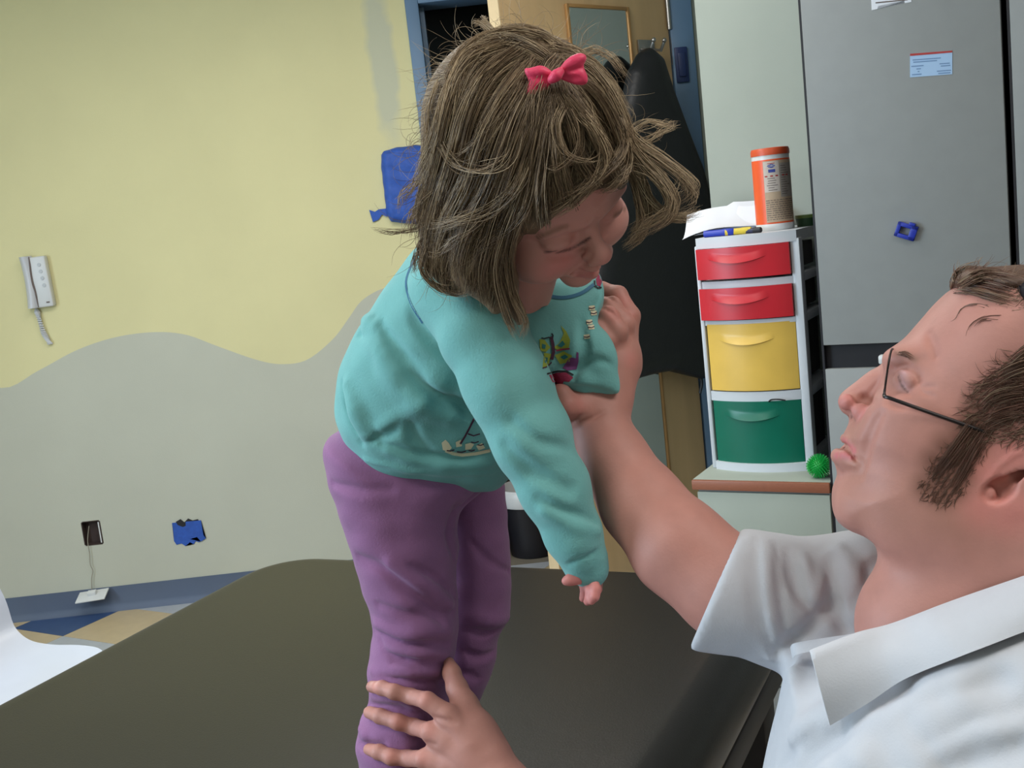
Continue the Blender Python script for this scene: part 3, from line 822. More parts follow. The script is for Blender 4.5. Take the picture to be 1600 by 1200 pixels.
cord = spline([(-1.812, WY - 0.012, 1.256), (-1.806, WY - 0.014, 1.22), (-1.800, WY - 0.012, 1.16), (-1.788, WY - 0.010, 1.125), (-1.782, WY - 0.008, 1.108)], 60)
coil = [p + 0.009 * np.array([math.cos(i * 1.6), math.sin(i * 1.6) * 0.6, 0]) * min(1, i / 14) for i, p in enumerate(spline(cord, 110))]
local_to(ph, MB().tube(coil, 0.0028, 6).build('coiled_cord', M_ph2))

# bare outlet hole with a wire and a hanging plate
ob = empty('outlet_box', ((HX0 + HX1) / 2, WY, HZ0), 0, 'open dark outlet box in the grey wall, its cover off', 'outlet')
M_hole = mat('outlet_dark', (62, 48, 44), 0.8)
mb = MB().box2((HX0, WY + 0.035, HZ0), (HX1, WY + 0.05, HZ1)).box2((HX0 - 0.004, WY, HZ0), (HX0, WY + 0.05, HZ1)).box2((HX1, WY, HZ0), (HX1 + 0.004, WY + 0.05, HZ1)).box2((HX0, WY, HZ0 - 0.004), (HX1, WY + 0.05, HZ0)).box2((HX0, WY, HZ1), (HX1, WY + 0.05, HZ1 + 0.004))
local_to(ob, mb.build('back_box', M_hole, smooth=False))
local_to(ob, MB().box2((HX1 - 0.006, WY - 0.002, HZ0 + .004), (HX1 - 0.002, WY + 0.002, HZ1 - .004)).build('plaster_ring', M_plw, smooth=False))
wl = [on_wall(x, y, WY - 0.012) for x, y in ((139, 822), (137, 845), (140, 866), (141, 882), (145, 892), (143, 905), (144, 926))]
wire = MB().tube(spline(wl, 30), 0.0016, 6)
pl = on_wall(144, 931, WY - 0.05)
dp = empty('jack_plate', tuple(pl), 0, 'white cover plate dangling on a thin wire at the baseboard', 'cover plate')
local_to(dp, wire.build('wire', mat('wire_grey', (150, 144, 130), 0.5)))
rp_ = Matrix.Rotation(math.radians(-3), 3, 'Y') @ Matrix.Rotation(math.radians(18), 3, 'X')
local_to(dp, MB().box(tuple(pl), (0.120, 0.070, 0.006), rot=rp_, bev=0.002).build('plate', M_plw))
local_to(dp, MB().box(tuple(pl + np.array([0.0, 0.005, 0.010])), (0.034, 0.022, 0.018), rot=rp_, bev=0.002).build('jack', M_plw))

# blue masking tape on the wall
M_tape = mat('masking_tape_blue', (38, 82, 170), 0.6, 0.12, 60, 0.3, 120)
def wall_prism(px, y0, th): return MB().prism([on_wall(x, y, WY - y0) for x, y in px], (0, -th, 0))
tp = empty('tape_patch', tuple(on_wall(293, 850, WY)), 0, 'ragged patch of blue masking tape low on the grey wall', 'tape')
local_to(tp, wall_prism([(269, 817), (283, 816), (300, 819), (312, 815), (316, 836), (320, 842), (311, 847), (306, 845), (303, 850), (297, 847), (290, 853), (284, 849), (276, 851), (272, 845), (271, 830)], 0.001, 0.002).build('tape_strip', M_tape, smooth=False))
local_to(tp, wall_prism([(290, 815), (314, 813), (318, 836), (322, 841), (314, 846), (308, 839), (297, 842), (291, 830)], 0.003, 0.0015).build('tape_strip', M_tape, smooth=False))
local_to(tp, wall_prism([(275, 815), (282, 811), (288, 816), (294, 810), (301, 813), (309, 811), (313, 817), (305, 822), (296, 819), (286, 823), (278, 820)], 0.0005, 0.0035).build('dark_hole', M_black, smooth=False))
tb = empty('taped_dispenser', tuple(on_wall(628, 340, WY)), 0, 'blue tape wrapped box on the wall beside the door frame', 'tape')
f = Field((-0.50, WY - 0.09, 1.36), (-0.16, WY + 0.02, 1.80), 0.004)
pp = [on_wall(x, y, WY) for x, y in ((596, 243), (600, 236), (620, 230), (650, 227), (668, 228), (680, 240), (684, 340), (672, 352), (640, 350), (611, 347), (604, 335), (600, 300), (596, 262))]
f.inflate([(p[0], p[2]) for p in pp], (0, WY, 0), (1, 0, 0), (0, 0, 1), 0.03, 0.045)
f.noise(0.0007, [((90, 40, 20), 0), ((30, 60, 110), 1)]); f.slab((0, WY - 0.001, 0), (0, 1, 0))
v_, q_ = f.mesh(); local_to(tb, raw_mesh('tape_cover', v_, q_, M_tape))
local_to(tb, wall_prism([(602, 326), (612, 322), (613, 340), (603, 338), (597, 335), (592, 343), (583, 347), (581, 340), (577, 328), (586, 331), (592, 327)], 0.002, 0.006).build('tape_tail', M_tape, smooth=False))

# black coat on the door
M_coat = mat('coat_black', (17, 18, 22), 0.45, 0.15, 30, 0.3, 90)
coat_px = [(1000, 82), (1012, 74), (1030, 90), (1046, 140), (1070, 205), (1092, 262), (1104, 310), (1110, 400), (1116, 500), (1118, 585), (1096, 592), (1070, 586), (1045, 580), (1022, 584),
           (1000, 590), (978, 598), (955, 585), (935, 590), (915, 560), (918, 430), (930, 340), (950, 250), (975, 160), (985, 110)]
OFF = 0.085
cp = [on_door(x, y, OFF) for x, y in coat_px]
f = Field(np.min([door_pt(a, z, o_) for a, z in cp for o_ in (0, .2)], 0) - .02, np.max([door_pt(a, z, o_) for a, z in cp for o_ in (0, .2)], 0) + .02, 0.007)
f.inflate([(-a, z) for a, z in cp], door_pt(0, 0, OFF), -dd, (0, 0, 1), 0.09, 0.06)
rr = random.Random(3)
for pts, r_ in ((((1014, 95), (1030, 200), (1050, 330), (1062, 560)), .016), (((1006, 95), (1000, 220), (1005, 330), (1015, 400)), .014), (((1012, 100), (1050, 210), (1090, 330), (1098, 500)), .012),
                (((985, 330), (975, 420), (990, 560)), .014), (((1030, 350), (1025, 450), (1035, 570)), .014), (((955, 340), (950, 470), (960, 570)), .014), (((960, 400), (1000, 420), (1040, 400)), .01)):
    f.crease(pts, r_ * 1.3, 0.015, 'sub', -0.002)
for pts, r_ in ((((1008, 90), (1018, 230), (1030, 400)), .012), (((970, 360), (965, 460), (975, 560)), .015), (((1075, 260), (1085, 400), (1085, 560)), .014), (((1010, 420), (1010, 560)), .014)):
    f.crease(pts, r_ * 1.3, 0.02, 'add', 0.004)
f.slab(door_pt(0, 0, 0.004), -dn)
v_, q_ = f.mesh()
ctr = empty('black_coat', tuple(door_pt(*[on_door(1008, 78)[0], 0.70, 0.05])), 0, 'long black coat hanging from a hook on the maple door', 'coat')
local_to(ctr, raw_mesh('coat_body', v_, q_, M_coat))
x_, z_2 = on_door(1090, 590, .06)
local_to(ctr, MB().tube(spline([door_pt(x_, z_2 + .03, .07), door_pt(x_ - .004, z_2 - .02, .075), door_pt(x_ + .006, z_2 - .06, .07)], 10), 0.006, 6).build('coat_strap', M_coat))
# the far white thing in the doorway
wb = on_wall(832, 830, 4.44); bx = (float(wb[0]), 4.44)
bn = empty('waste_bin', (bx[0], bx[1], 0), 0, 'black waste bin with a white liner standing in the dark doorway', 'bin')
zt = on_wall(800, 788, 4.40)[2]
MB().lathe([(.002, 0), (.10, 0), (.125, zt), (.120, zt), (.097, .006), (.002, .006)], 28).build('bin_body', M_black, bn, ang=50)
MB().lathe([(.1262, zt - .006), (.1275, zt - .004), (.129, zt + .055), (.120, zt + .066), (.112, zt + .05), (.116, zt - .03), (.1175, zt - .03), (.121, zt + .004)], 28).build('bin_liner', M_plw, bn, ang=60)['label'] = 'white liner folded over the rim'

# therapy table
TBZ = 0.74
ta_ = np.array([-0.44, -0.898, 0]); tb_ = np.array([0.898, -0.44, 0])       # along, across
B0 = np.array([-0.555, 2.315, 0])
TL, TWd, TTH = 1.9, 1.12, 0.14
M_vinyl = mat('vinyl_brown', (25, 23, 20), 0.36, 0.08, 6, 0.12, 400)
M_vin2 = mat('table_base_dark', (34, 30, 30), 0.5, 0.1, 6)
tab = empty('therapy_table', tuple(B0 + ta_ * TL / 2 + tb_ * TWd / 2), math.atan2(tb_[1], tb_[0]), 'low padded therapy table in dark brown vinyl', 'table')
# local axes: x across (tb), y = away from camera (-ta)
f = Field((-TWd / 2 - .03, -TL / 2 - .03, TBZ - TTH - .03), (TWd / 2 + .03, TL / 2 + .03, TBZ + .05), 0.01)
X, Y, Z = f.ax[0][:, None, None], f.ax[1][None, :, None], f.ax[2][None, None, :]
rc, re = 0.15, 0.06
qx = np.abs(X) - (TWd / 2 - rc); qy = np.abs(Y) - (TL / 2 - rc)
d2 = np.sqrt(np.maximum(qx, 0) ** 2 + np.maximum(qy, 0) ** 2) + np.minimum(np.maximum(qx, qy), 0) - rc
top = TBZ + 0.012 * np.cos(X / TWd * math.pi) * np.cos(Y / TL * math.pi)
qz = np.abs(Z - (top - TTH / 2)) - TTH / 2
a, b2 = d2 + re, qz + re
f.v = (np.minimum(np.maximum(a, b2), 0) + np.sqrt(np.maximum(a, 0) ** 2 + np.maximum(b2, 0) ** 2) - re).astype(np.float32)
v_, q_ = f.mesh()
# puckers along the right rim
raw_mesh('pad', v_, q_, M_vinyl, tab)
PAD = (v_, q_)
MB().box2((-TWd / 2 + .02, -TL / 2 + .02, TBZ - TTH - .05), (TWd / 2 - .02, TL / 2 - .02, TBZ - TTH - .0), bev=0.006).build('base_frame', M_vin2, tab)
for sx in (-1, 1):
    for sy in (-1, 1):
        MB().box2((sx * (TWd / 2 - .07) - .04, sy * (TL / 2 - .12) - .04, 0), (sx * (TWd / 2 - .07) + .04, sy * (TL / 2 - .12) + .04, TBZ - TTH - .05), bev=0.006).build('leg', M_vin2, tab)

# white shell chair at the left edge
M_chair = mat('chair_white', (192, 196, 206), 0.35, 0.02)
ch = empty('shell_chair', (-1.44, 2.63, 0), math.radians(-30), 'white moulded plastic shell chair cut off by the left edge', 'chair')
prof = spline([(0.235, 0.405), (0.21, 0.428), (0.12, 0.43), (0.0, 0.418), (-0.10, 0.425), (-0.165, 0.47), (-0.19, 0.56), (-0.205, 0.63), (-0.218, 0.685), (-0.228, 0.70)], 40)
def sst(x, a, b):
    t = min(1.0, max(0.0, (x - a) / (b - a))); return t * t * (3 - 2 * t)
def shell(u, v):
    i = u * 39; k = min(int(i), 38); p = prof[k] * (1 - (i - k)) + prof[k + 1] * (i - k)
    s_ = 2 * v - 1
    w = 0.235 - 0.03 * max(0, (u - 0.6) / 0.4) ** 2 * 1.6 - 0.02 * (1 - min(1, u / 0.15))
    corner = 1.0
    if u > 0.86: corner = math.sqrt(max(0.0, 1 - ((u - 0.86) / 0.14) ** 2)) * 0.35 + 0.65
    side = abs(s_) ** 3
    return np.array([p[0] + 0.03 * side * sst(u, .35, .7), s_ * w * corner, (p[1] + 0.028 * side * (1 - 0.6 * sst(u, .45, .85))) * 0.89])
MB().grid(shell, 44, 24, (0.004, 0, -0.007)).build('shell', M_chair, ch, ang=60)
for sx, sy in ((1, 1), (1, -1), (-1, 1), (-1, -1)):
    MB().tube([(0.10 * sx, 0.12 * sy, 0.366), (0.20 * sx, 0.20 * sy, 0.0)], [0.013, 0.010], 10).build('leg', M_steel, ch)
# ------------------------------------------------------------------ people: shared helpers
def nrm(v): v = np.asarray(v, float); return v / np.linalg.norm(v)
def px_r(px, d): return px * d / FPX
def plane_axes(p0, p1):
    uy = nrm(p1 - p0); r = nrm(p0 - CC); 
    ux0 = nrm(CR - (CR @ r) * r); ux = nrm(ux0 - (ux0 @ uy) * uy); return ux, uy
def inflate_px(f, poly, p0, p1, s0, w0, k=0.0, op='add', wn=None, per=3):
    ux, uy = plane_axes(p0, p1); n = np.cross(ux, uy)
    q = []
    for x, y in (closed_spline(poly, per) if per > 1 else poly):
        w = on_plane(x, y, p0, n) - p0; q.append((w @ ux, w @ uy))
    return f.inflate(q, p0, ux, uy, s0, w0, k, op, wn)
def tube_px(f, pts, k=0.01, op='add'):
    """pts: (x, y, depth, radius in pixels)"""
    f.tube([P(x, y, d) for x, y, d, r in pts], [px_r(r, d) for x, y, d, r in pts], k, op); return f
CAMAX = np.stack([CR, CU, CF])
def ell_px(f, x, y, d, rx, ry, rd, k=0.01, op='add', rot=0.0):
    c, s_ = math.cos(rot), math.sin(rot)
    A = np.stack([c * CR + s_ * CU, -s_ * CR + c * CU, CF])
    return f.ell(P(x, y, d), (px_r(rx, d), px_r(ry, d), rd), A, k, op)
def box_of(pts, pad=0.03):
    p = np.array([P(*q) for q in pts]); return p.min(0) - pad, p.max(0) + pad
def near(verts, pts, r):
    """0..1 weight of verts near any of pts"""
    w = np.zeros(len(verts))
    for p in pts:
        if p is None: continue
        d = np.linalg.norm(verts - np.asarray(p), axis=1); w = np.maximum(w, np.clip(1 - d / r, 0, 1))
    return w * w * (3 - 2 * w)
def tint_of(n): t = np.zeros((n, 4), np.float32); return t
def put(t, w, rgb, a):
    c = np.array(lin(rgb)[:3]); w = np.clip(w, 0, 1) * a
    na = t[:, 3] + w * (1 - t[:, 3])
    safe = np.maximum(na, 1e-6)
    f = (w / safe)[:, None]
    t[:, :3] = np.where(na[:, None] > 1e-6, t[:, :3] * (1 - f) + c * f, t[:, :3]); t[:, 3] = na
def bvh_of(v, q): return BVHTree.FromPolygons([tuple(p) for p in v], [tuple(int(i) for i in a) for a in q])
def decal(name, bvh, poly, m, parent, off=0.0008, cut=3.0):
    """a flat print: pixel polygon laid onto the cloth surface"""
    bm = bmesh.new(); vs = [bm.verts.new((x, y, 0)) for x, y in poly]
    f = bm.faces.new(vs); bmesh.ops.triangulate(bm, faces=[f])
    for _ in range(4):
        es = [e for e in bm.edges if e.calc_length() > cut]
        if not es: break
        bmesh.ops.subdivide_edges(bm, edges=es, cuts=1); bmesh.ops.triangulate(bm, faces=bm.faces[:])
    bad = []
    for v in bm.verts:
        d = Vector(ray_dir(v.co.x, v.co.y)).normalized()
        h = bvh.ray_cast(Vector(CC), d)
        if h[0] is None: bad.append(v); continue
        v.co = h[0] - d * off
    bmesh.ops.delete(bm, geom=bad, context='VERTS')
    me = bpy.data.meshes.new(name); bm.to_mesh(me); bm.free()
    o = bpy.data.objects.new(name, me); me.materials.append(m); COL.objects.link(o); o.parent = parent
    return o
def stroke(pts, w):
    """thin polygon following a pixel polyline"""
    p = np.array(pts, float); t = np.gradient(p, axis=0); t /= np.linalg.norm(t, axis=1)[:, None] + 1e-9
    n = np.stack([-t[:, 1], t[:, 0]], 1) * w / 2
    return [tuple(a) for a in (p + n)] + [tuple(a) for a in (p - n)[::-1]]
def strands_mesh(name, curves, m_list, parent, r=0.0004, sides=3):
    """curves: list of (points Nx3, material index, radius scale) -> one mesh of thin tapering hairs"""
    V_, F_, MI, off = [], [], [], 0
    for pts, mi, rs in curves:
        n = len(pts); t = np.gradient(pts, axis=0); t /= np.linalg.norm(t, axis=1)[:, None] + 1e-12
        a = np.cross(t, CF + 0.13); a /= np.linalg.norm(a, axis=1)[:, None] + 1e-12; b = np.cross(t, a)
        u = np.linspace(0, 1, n); rad = r * rs * np.clip(1.15 - u ** 3 * 0.95, 0.12, 1)
        ring = np.stack([pts + rad[:, None] * (math.cos(2 * math.pi * k / sides) * a + math.sin(2 * math.pi * k / sides) * b) for k in range(sides)], 1)
        V_.append(ring.reshape(-1, 3))
        i = np.arange(n - 1)[:, None] * sides; k = np.arange(sides)[None, :]; k2 = (k + 1) % sides
        q = np.stack([i + k, i + k2, i + sides + k2, i + sides + k], -1).reshape(-1, 4) + off
        F_.append(q); MI.append(np.full(len(q), mi, np.int32)); off += n * sides
    me_o = raw_mesh(name, np.vstack(V_), np.vstack(F_), m_list, parent)
    me_o.data.polygons.foreach_set('material_index', np.concatenate(MI))
    return me_o

# ------------------------------------------------------------------ the child
M_skinG = mat('skin_child', (198, 144, 134), 0.5, 0.04, 30, 0.05, 300, attr=True, sss=0.08, spec=0.35)
M_shirtG = mat('jersey_aqua', (112, 172, 170), 0.85, 0.04, 40, 0.25, 500, sheen=0.15, spec=0.2)
M_pants = mat('jersey_lilac', (142, 98, 138), 0.85, 0.05, 40, 0.25, 500, sheen=0.15, spec=0.2)
M_sock = mat('sock_white', (206, 208, 204), 0.9, 0.04, 60, 0.3, 400)
M_hairs = [mat('hair_dark', (96, 78, 58), 0.45, 0.15, 60), mat('hair_mid', (142, 120, 94), 0.42, 0.15, 60), mat('hair_light', (186, 164, 132), 0.4, 0.12, 60)]
girl = empty('person', tuple(P(640, 1240, 1.22)), 0, 'small child with pink hair bow, aqua shirt and lilac trousers leaning forward on the table', 'person')
girl.location[2] = TBZ + 0.012
def put_in(root, o): return local_to(root, o)

# --- shirt
f = Field(*box_of([(505, 370, 1.0), (1000, 370, 1.0), (505, 780, 1.32), (1000, 930, 1.15), (700, 600, .92)], 0.02), 0.0024)
SP0, SP1 = P(655, 730, 1.20), P(655, 440, 1.08)
inflate_px(f, [(655, 392), (605, 450), (572, 500), (545, 545), (527, 590), (523, 635), (533, 668), (550, 702), (585, 725), (640, 736), (705, 742), (772, 742), (806, 716), (850, 664), (892, 612), (914, 566),
               (930, 505), (942, 452), (936, 432), (905, 440), (860, 440), (810, 425), (760, 395), (705, 378)], SP0, SP1, 0.085, 0.086, per=4)
tube_px(f, [(716, 448, 1.04, 62), (740, 480, 1.04, 60)], 0.02)
# the far sleeve, pushed up over the helping hand
ell_px(f, 918, 552, 1.075, 44, 50, 0.036, 0.012, rot=0.5)
tube_px(f, [(884, 592, 1.055, 18), (912, 594, 1.05, 18), (940, 597, 1.052, 15), (957, 606, 1.052, 10), (964, 611, 1.05, 5)], 0.006)
tube_px(f, [(905, 545, 1.055, 20), (935, 560, 1.055, 22), (948, 590, 1.055, 16)], 0.012)
f.smooth(1)
# neckline opening
tube_px(f, [(800, 398, 1.03, 26), (850, 420, 1.01, 26), (905, 432, 1.02, 22)], 0.006, 'sub')
ell_px(f, 872, 416, 1.03, 56, 36, 0.05, 0.004, 'sub')
# folds of the trunk, traced
for pts, r_, k_ in ((((596, 512), (618, 545), (640, 576), (664, 604), (690, 624), (720, 637), (752, 648)), .0075, .010), (((636, 452), (648, 500), (690, 548), (735, 580)), .006, .008),
                    (((562, 522), (594, 530)), .004, .007), (((572, 484), (590, 512)), .0045, .006), (((534, 598), (546, 650), (566, 690)), .004, .006), (((566, 692), (602, 680), (636, 645)), .0035, .009),
                    (((640, 655), (648, 690), (668, 704)), .004, .009), (((596, 694), (650, 714), (720, 717), (775, 706)), .0045, .006), (((700, 600), (722, 632), (752, 660)), .004, .010),
                    (((612, 566), (632, 612), (640, 640)), .003, .012), (((908, 500), (914, 545), (896, 590)), .0045, .005), (((900, 575), (935, 560), (955, 570)), .003, .006), (((890, 604), (925, 608), (955, 616)), .003, .003)):
    f.crease(pts, r_ * 1.3, k_, 'sub', -r_ * 0.15)
for pts, r_, k_ in ((((580, 522), (606, 566), (640, 612), (672, 640), (700, 652)), .007, .016), (((545, 605), (562, 650), (576, 684)), .006, .014), (((650, 570), (690, 596), (728, 612)), .005, .014), (((572, 500), (600, 516)), .005, .012),
                    (((572, 718), (640, 733), (705, 739), (768, 738)), .0035, .004), (((600, 664), (640, 640), (660, 632)), .004, .012), (((610, 704), (690, 728), (765, 724)), .004, .010)):
    f.crease(pts, r_ * 1.3, k_, 'add', r_ * 0.4)
# near sleeve, hanging free of the trunk below the armpit
g2 = Field(f.lo, f.lo + f.h * (f.n - 1.5), f.h)
tube_px(g2, [(722, 455, 1.03, 62), (752, 515, 1.012, 67), (792, 600, 1.0, 67), (829, 682, .997, 61), (866, 762, 1.0, 53), (897, 838, 1.005, 43), (916, 882, 1.01, 31), (922, 894, 1.01, 23)], 0.012)
kk = np.interp(f.ax[2], [P(760, 560, 1.0)[2], P(735, 470, 1.03)[2]], [0.004, 0.028]).astype(np.float32)[None, None, :]
hh_ = np.maximum(kk - np.abs(f.v - g2.v), 0) / kk; f.v = (np.minimum(f.v, g2.v) - hh_ * hh_ * kk * 0.25).astype(np.float32)
for pts, r_, k_ in ((((790, 700), (830, 738), (890, 765)), .0015, .014), (((842, 780), (880, 800), (930, 815)), .0015, .010), (((885, 884), (912, 870), (940, 858)), .0022, .003),
                    (((800, 660), (840, 690), (890, 700)), .0012, .012)):
    f.crease(pts, r_, k_, 'sub', -r_ * 0.5)
for pts, r_, k_ in ((((850, 800), (890, 820), (935, 830)), .0015, .012),):
    f.crease(pts, r_, k_, 'add', r_ * 0.4)
f.noise(0.0003, [((110, 60, 90), 0.3), ((-70, 90, 130), 1.9), ((160, 30, -60), 4)])
v_, q_ = f.mesh(); SHIRT = f; shirt_bvh = bvh_of(v_, q_)
shirt = put_in(girl, raw_mesh('shirt', v_, q_, M_shirtG)); shirt['label'] = 'aqua long-sleeved jersey shirt with a butterfly print'

# --- trousers
f = Field(*box_of([(500, 660, 1.08), (500, 1265, 1.1), (810, 660, 1.36), (810, 1265, 1.40)], 0.02), 0.003)
inflate_px(f, [(513, 690), (512, 730), (520, 775), (535, 820), (548, 860), (561, 905), (575, 950), (583, 985), (577, 1020), (574, 1060), (576, 1098), (562, 1130), (556, 1162), (560, 1192), (566, 1232), (600, 1248), (650, 1245),
               (690, 1215), (700, 1150), (702, 1090), (704, 1050), (713, 1010), (717, 960), (713, 900), (717, 850), (716, 800), (740, 765), (760, 735), (700, 690), (600, 670)],
           P(640, 720, 1.17), P(625, 1240, 1.215) * 0 + P(640, 720, 1.17) + np.array([0, 0, 1.0]), 0.055, 0.062, per=3)
inflate_px(f, [(690, 740), (745, 725), (784, 742), (792, 800), (797, 860), (799, 920), (795, 962), (781, 988), (776, 1020), (769, 1050), (752, 1085), (742, 1112), (738, 1160), (736, 1225), (690, 1228), (680, 1100), (682, 1000), (690, 900), (688, 820)],
           P(730, 760, 1.28), P(730, 760, 1.28) + np.array([0, 0, 1.0]), 0.05, 0.055, k=0.015, per=3)
ell_px(f, 650, 715, 1.215, 134, 70, 0.086, 0.03)
f.smooth(1)
for pts, r_, k_ in ((((712, 790), (702, 835), (709, 870)), .005, .006), (((745, 770), (726, 788), (713, 800)), .004, .007), (((640, 885), (680, 905), (710, 930)), .003, .008), (((583, 985), (620, 1002), (700, 1006)), .004, .006),
                    (((592, 1000), (600, 1016), (620, 1028), (690, 1030)), .005, .004), (((612, 1035), (660, 1043), (702, 1038)), .004, .005), (((598, 1054), (640, 1060), (690, 1066)), .004, .005), (((577, 1100), (610, 1108), (660, 1118)), .0045, .005),
                    (((560, 1160), (590, 1170), (600, 1160)), .005, .004), (((590, 945), (640, 962), (708, 956)), .003, .008), (((735, 845), (765, 880), (795, 892)), .003, .007), (((728, 985), (760, 992), (780, 985)), .004, .006),
                    (((722, 1015), (750, 1030), (772, 1020)), .004, .006), (((520, 755), (560, 768), (610, 766)), .002, .010), (((560, 870), (600, 890), (660, 940), (690, 975)), .003, .010), (((722, 1050), (748, 1062)), .004, .005)):
    f.crease(pts, r_ * 1.3, k_, 'sub', -r_ * 0.15)
for pts, r_, k_ in ((((590, 975), (630, 990), (700, 985)), .004, .010), (((600, 1010), (650, 1021), (700, 1020)), .004, .006), (((583, 1048), (620, 1048), (680, 1052)), .0045, .008), (((560, 1128), (570, 1150)), .005, .010),
                    (((610, 880), (660, 912), (704, 945)), .003, .012), (((735, 962), (770, 972), (792, 966)), .004, .010), (((580, 1085), (640, 1090)), .004, .008)):
    f.crease(pts, r_ * 1.3, k_, 'add', r_ * 0.4)
f.noise(0.0003, [((90, 60, 120), 0.3), ((-60, 80, 150), 1.9), ((40, 30, 210), 4)])
f.slab((0, 0, TBZ + 0.024), (0, 0, -1), 0.004)
PANTS = f
v_, q_ = f.mesh(); pants = put_in(girl, raw_mesh('trousers', v_, q_, M_pants)); pants['label'] = 'lilac jersey trousers'
# --- socks
def sock(x, y, d, turn=0):
    c = P(x, y, d); c[2] = TBZ + 0.014
    g = Field(c - np.array([.08, .08, .03]), c + np.array([.16, .10, .09]), 0.003)
    dr = nrm(CR * np.array([1, 1, 0]) + np.array([0, -0.25, 0])) if not turn else nrm(np.array([0.1, -1.0, 0])); z = np.array([0, 0, 1.0])
    g.tube([c + z * .07, c + z * .026 - dr * .012], [.030, .027], .01)
    g.tube([c + z * .024 - dr * .018, c + z * .023 + dr * .04, c + z * .018 + dr * .085], [.024, .025, .018], .01)
    g.slab(c - z * 0.001, -z, 0.004)
    return g.mesh()
a_, b_ = sock(618, 1235, 1.235), sock(690, 1205, 1.335, 1)
put_in(girl, raw_mesh('sock', *a_, M_sock)); put_in(girl, raw_mesh('sock', *b_, M_sock))

# --- body: head with face, neck, hands and the limbs under the cloth
HS = 1.06e-3
_L, _F, _U = (nrm(np.array(a)) for a in ((0.796, 0.506, -0.331), (0.603, -0.625, 0.496), (-0.045, 0.595, 0.803)))
cam3 = np.stack([CR, CU, -CF])
HL, HF, HU = _L @ cam3, _F @ cam3, _U @ cam3
HF = nrm(HF - (HF @ HU) * HU); HL = nrm(HL - (HL @ HU) * HU - (HL @ HF) * HF)
HO = P(924, 356, 0.94)
def H(x, y, z): return HO + HS * (x * HL + y * HF + z * HU)
HAX = np.stack([HL, HF, HU])
def hell(f, c, r, k, op='add'): return f.ell(H(*c), np.array(r) * HS, HAX, k * HS, op)
def hcap(f, a, b, ra, rb, k, op='add'): return f.cap(H(*a), H(*b), ra * HS, rb * HS, k * HS, op)
hc = H(0, -80, 15)
f = Field(hc - 0.135, hc + 0.135, 0.0017)
def cranium(f, g=0.0, k=18):
    hell(f, (0, -86, 38), (72 + g, 86 + g, 70 + g), 0)
    hell(f, (0, -40, 28), (58 + g, 42 + g, 40 + g), k)
cranium(f)
hell(f, (0, -50, -24), (56, 50, 48), 16)
for s_ in (-1, 1):
    hell(f, (s_ * 33, -26, -33), (25, 22, 23), 12)          # cheeks
    hell(f, (s_ * 40, -55, -42), (20, 30, 18), 14)          # jaw
    hell(f, (s_ * 27, 3, -1), (15, 9, 9), 9, 'sub')         # eye sockets
    hell(f, (s_ * 27, -11, -3), (14, 11, 9.5), 4)           # closed lids
    hcap(f, (s_ * 9, -1, 12), (s_ * 38, -9, 15), 4, 4, 10)  # brows
    hell(f, (s_ * 8.5, 8, -25), (6.5, 7, 5.5), 5)           # nostril wings
    hell(f, (s_ * 72, -92, -6), (7, 16, 24), 5)             # ears
hell(f, (0, -16, -66), (17, 14, 12), 12)                    # chin
hcap(f, (0, -5, 0), (0, 11, -20), 6, 7, 8); hell(f, (0, 13, -21), (8.2, 8.4, 7.5), 6)
hcap(f, (-17, -8, -46), (0, 4, -42), 4, 5, 5); hcap(f, (0, 4, -42), (17, -8, -46), 5, 4, 5)
hcap(f, (-14, -8, -51), (0, 1, -52), 4, 5.5, 5); hcap(f, (0, 1, -52), (14, -8, -51), 5.5, 4, 5)
hcap(f, (-21, -10, -46), (0, 8, -47), 1.4, 2.2, 3, 'sub'); hcap(f, (0, 8, -47), (21, -10, -46), 2.2, 1.4, 3, 'sub')
for s_ in (-1, 1): hell(f, (s_ * 5, 12, -28), (3, 4, 3), 2, 'sub')
# smile fold and closed eye of the near side, traced
f.crease([(923, 398), (912, 412), (905, 424), (901, 434)], 0.0022, 0.005, 'sub', -0.001)
f.crease([(853, 393), (872, 393), (893, 388), (908, 380), (921, 371)], 0.0016, 0.002, 'sub', -0.0004)
f.crease([(858, 402), (885, 402), (908, 394)], 0.0018, 0.006, 'sub', -0.001)
f.crease([(844, 371), (862, 363), (884, 354)], 0.003, 0.006, 'add', 0.001)
f.cap(H(0, -78, -40), P(806, 452, 1.07), 0.038, 0.036, 0.02)
lash = [f.hit(x, y) for x, y in spline([(852, 393), (872, 393.5), (893, 388), (908, 380), (922, 371)], 40)]
brow = [f.hit(x, y) for x, y in spline([(841, 371), (862, 362), (884, 353)], 30)]
brow2 = [f.hit(x, y) for x, y in spline([(961, 337), (975, 327), (988, 315)], 20)]
cheekp = [f.hit(x, y) for x, y in ((866, 418), (880, 412), (980, 358))]
lipp = [f.hit(x, y) for x, y in spline([(903, 431), (914, 432), (926, 428)], 10)]
v_, q_ = f.mesh(); HEADF = f
t_ = tint_of(len(v_))
put(t_, near(v_, cheekp, 0.026), (206, 120, 118), 0.55)
put(t_, near(v_, [H(0, 16, -24)], 0.014), (206, 128, 122), 0.5)
put(t_, near(v_, lipp + [H(0, 5, -43), H(0, 5, -52), H(-8, 0, -44), H(8, 0, -44), H(8, -1, -52)], 0.0075), (190, 108, 108), 0.6)
put(t_, near(v_, lash, 0.0028), (70, 46, 46), 0.95)
put(t_, near(v_, brow, 0.0042), (120, 90, 70), 0.6); put(t_, near(v_, brow2, 0.0042), (110, 80, 62), 0.7)
body = [(v_, q_)]; tints = [t_]
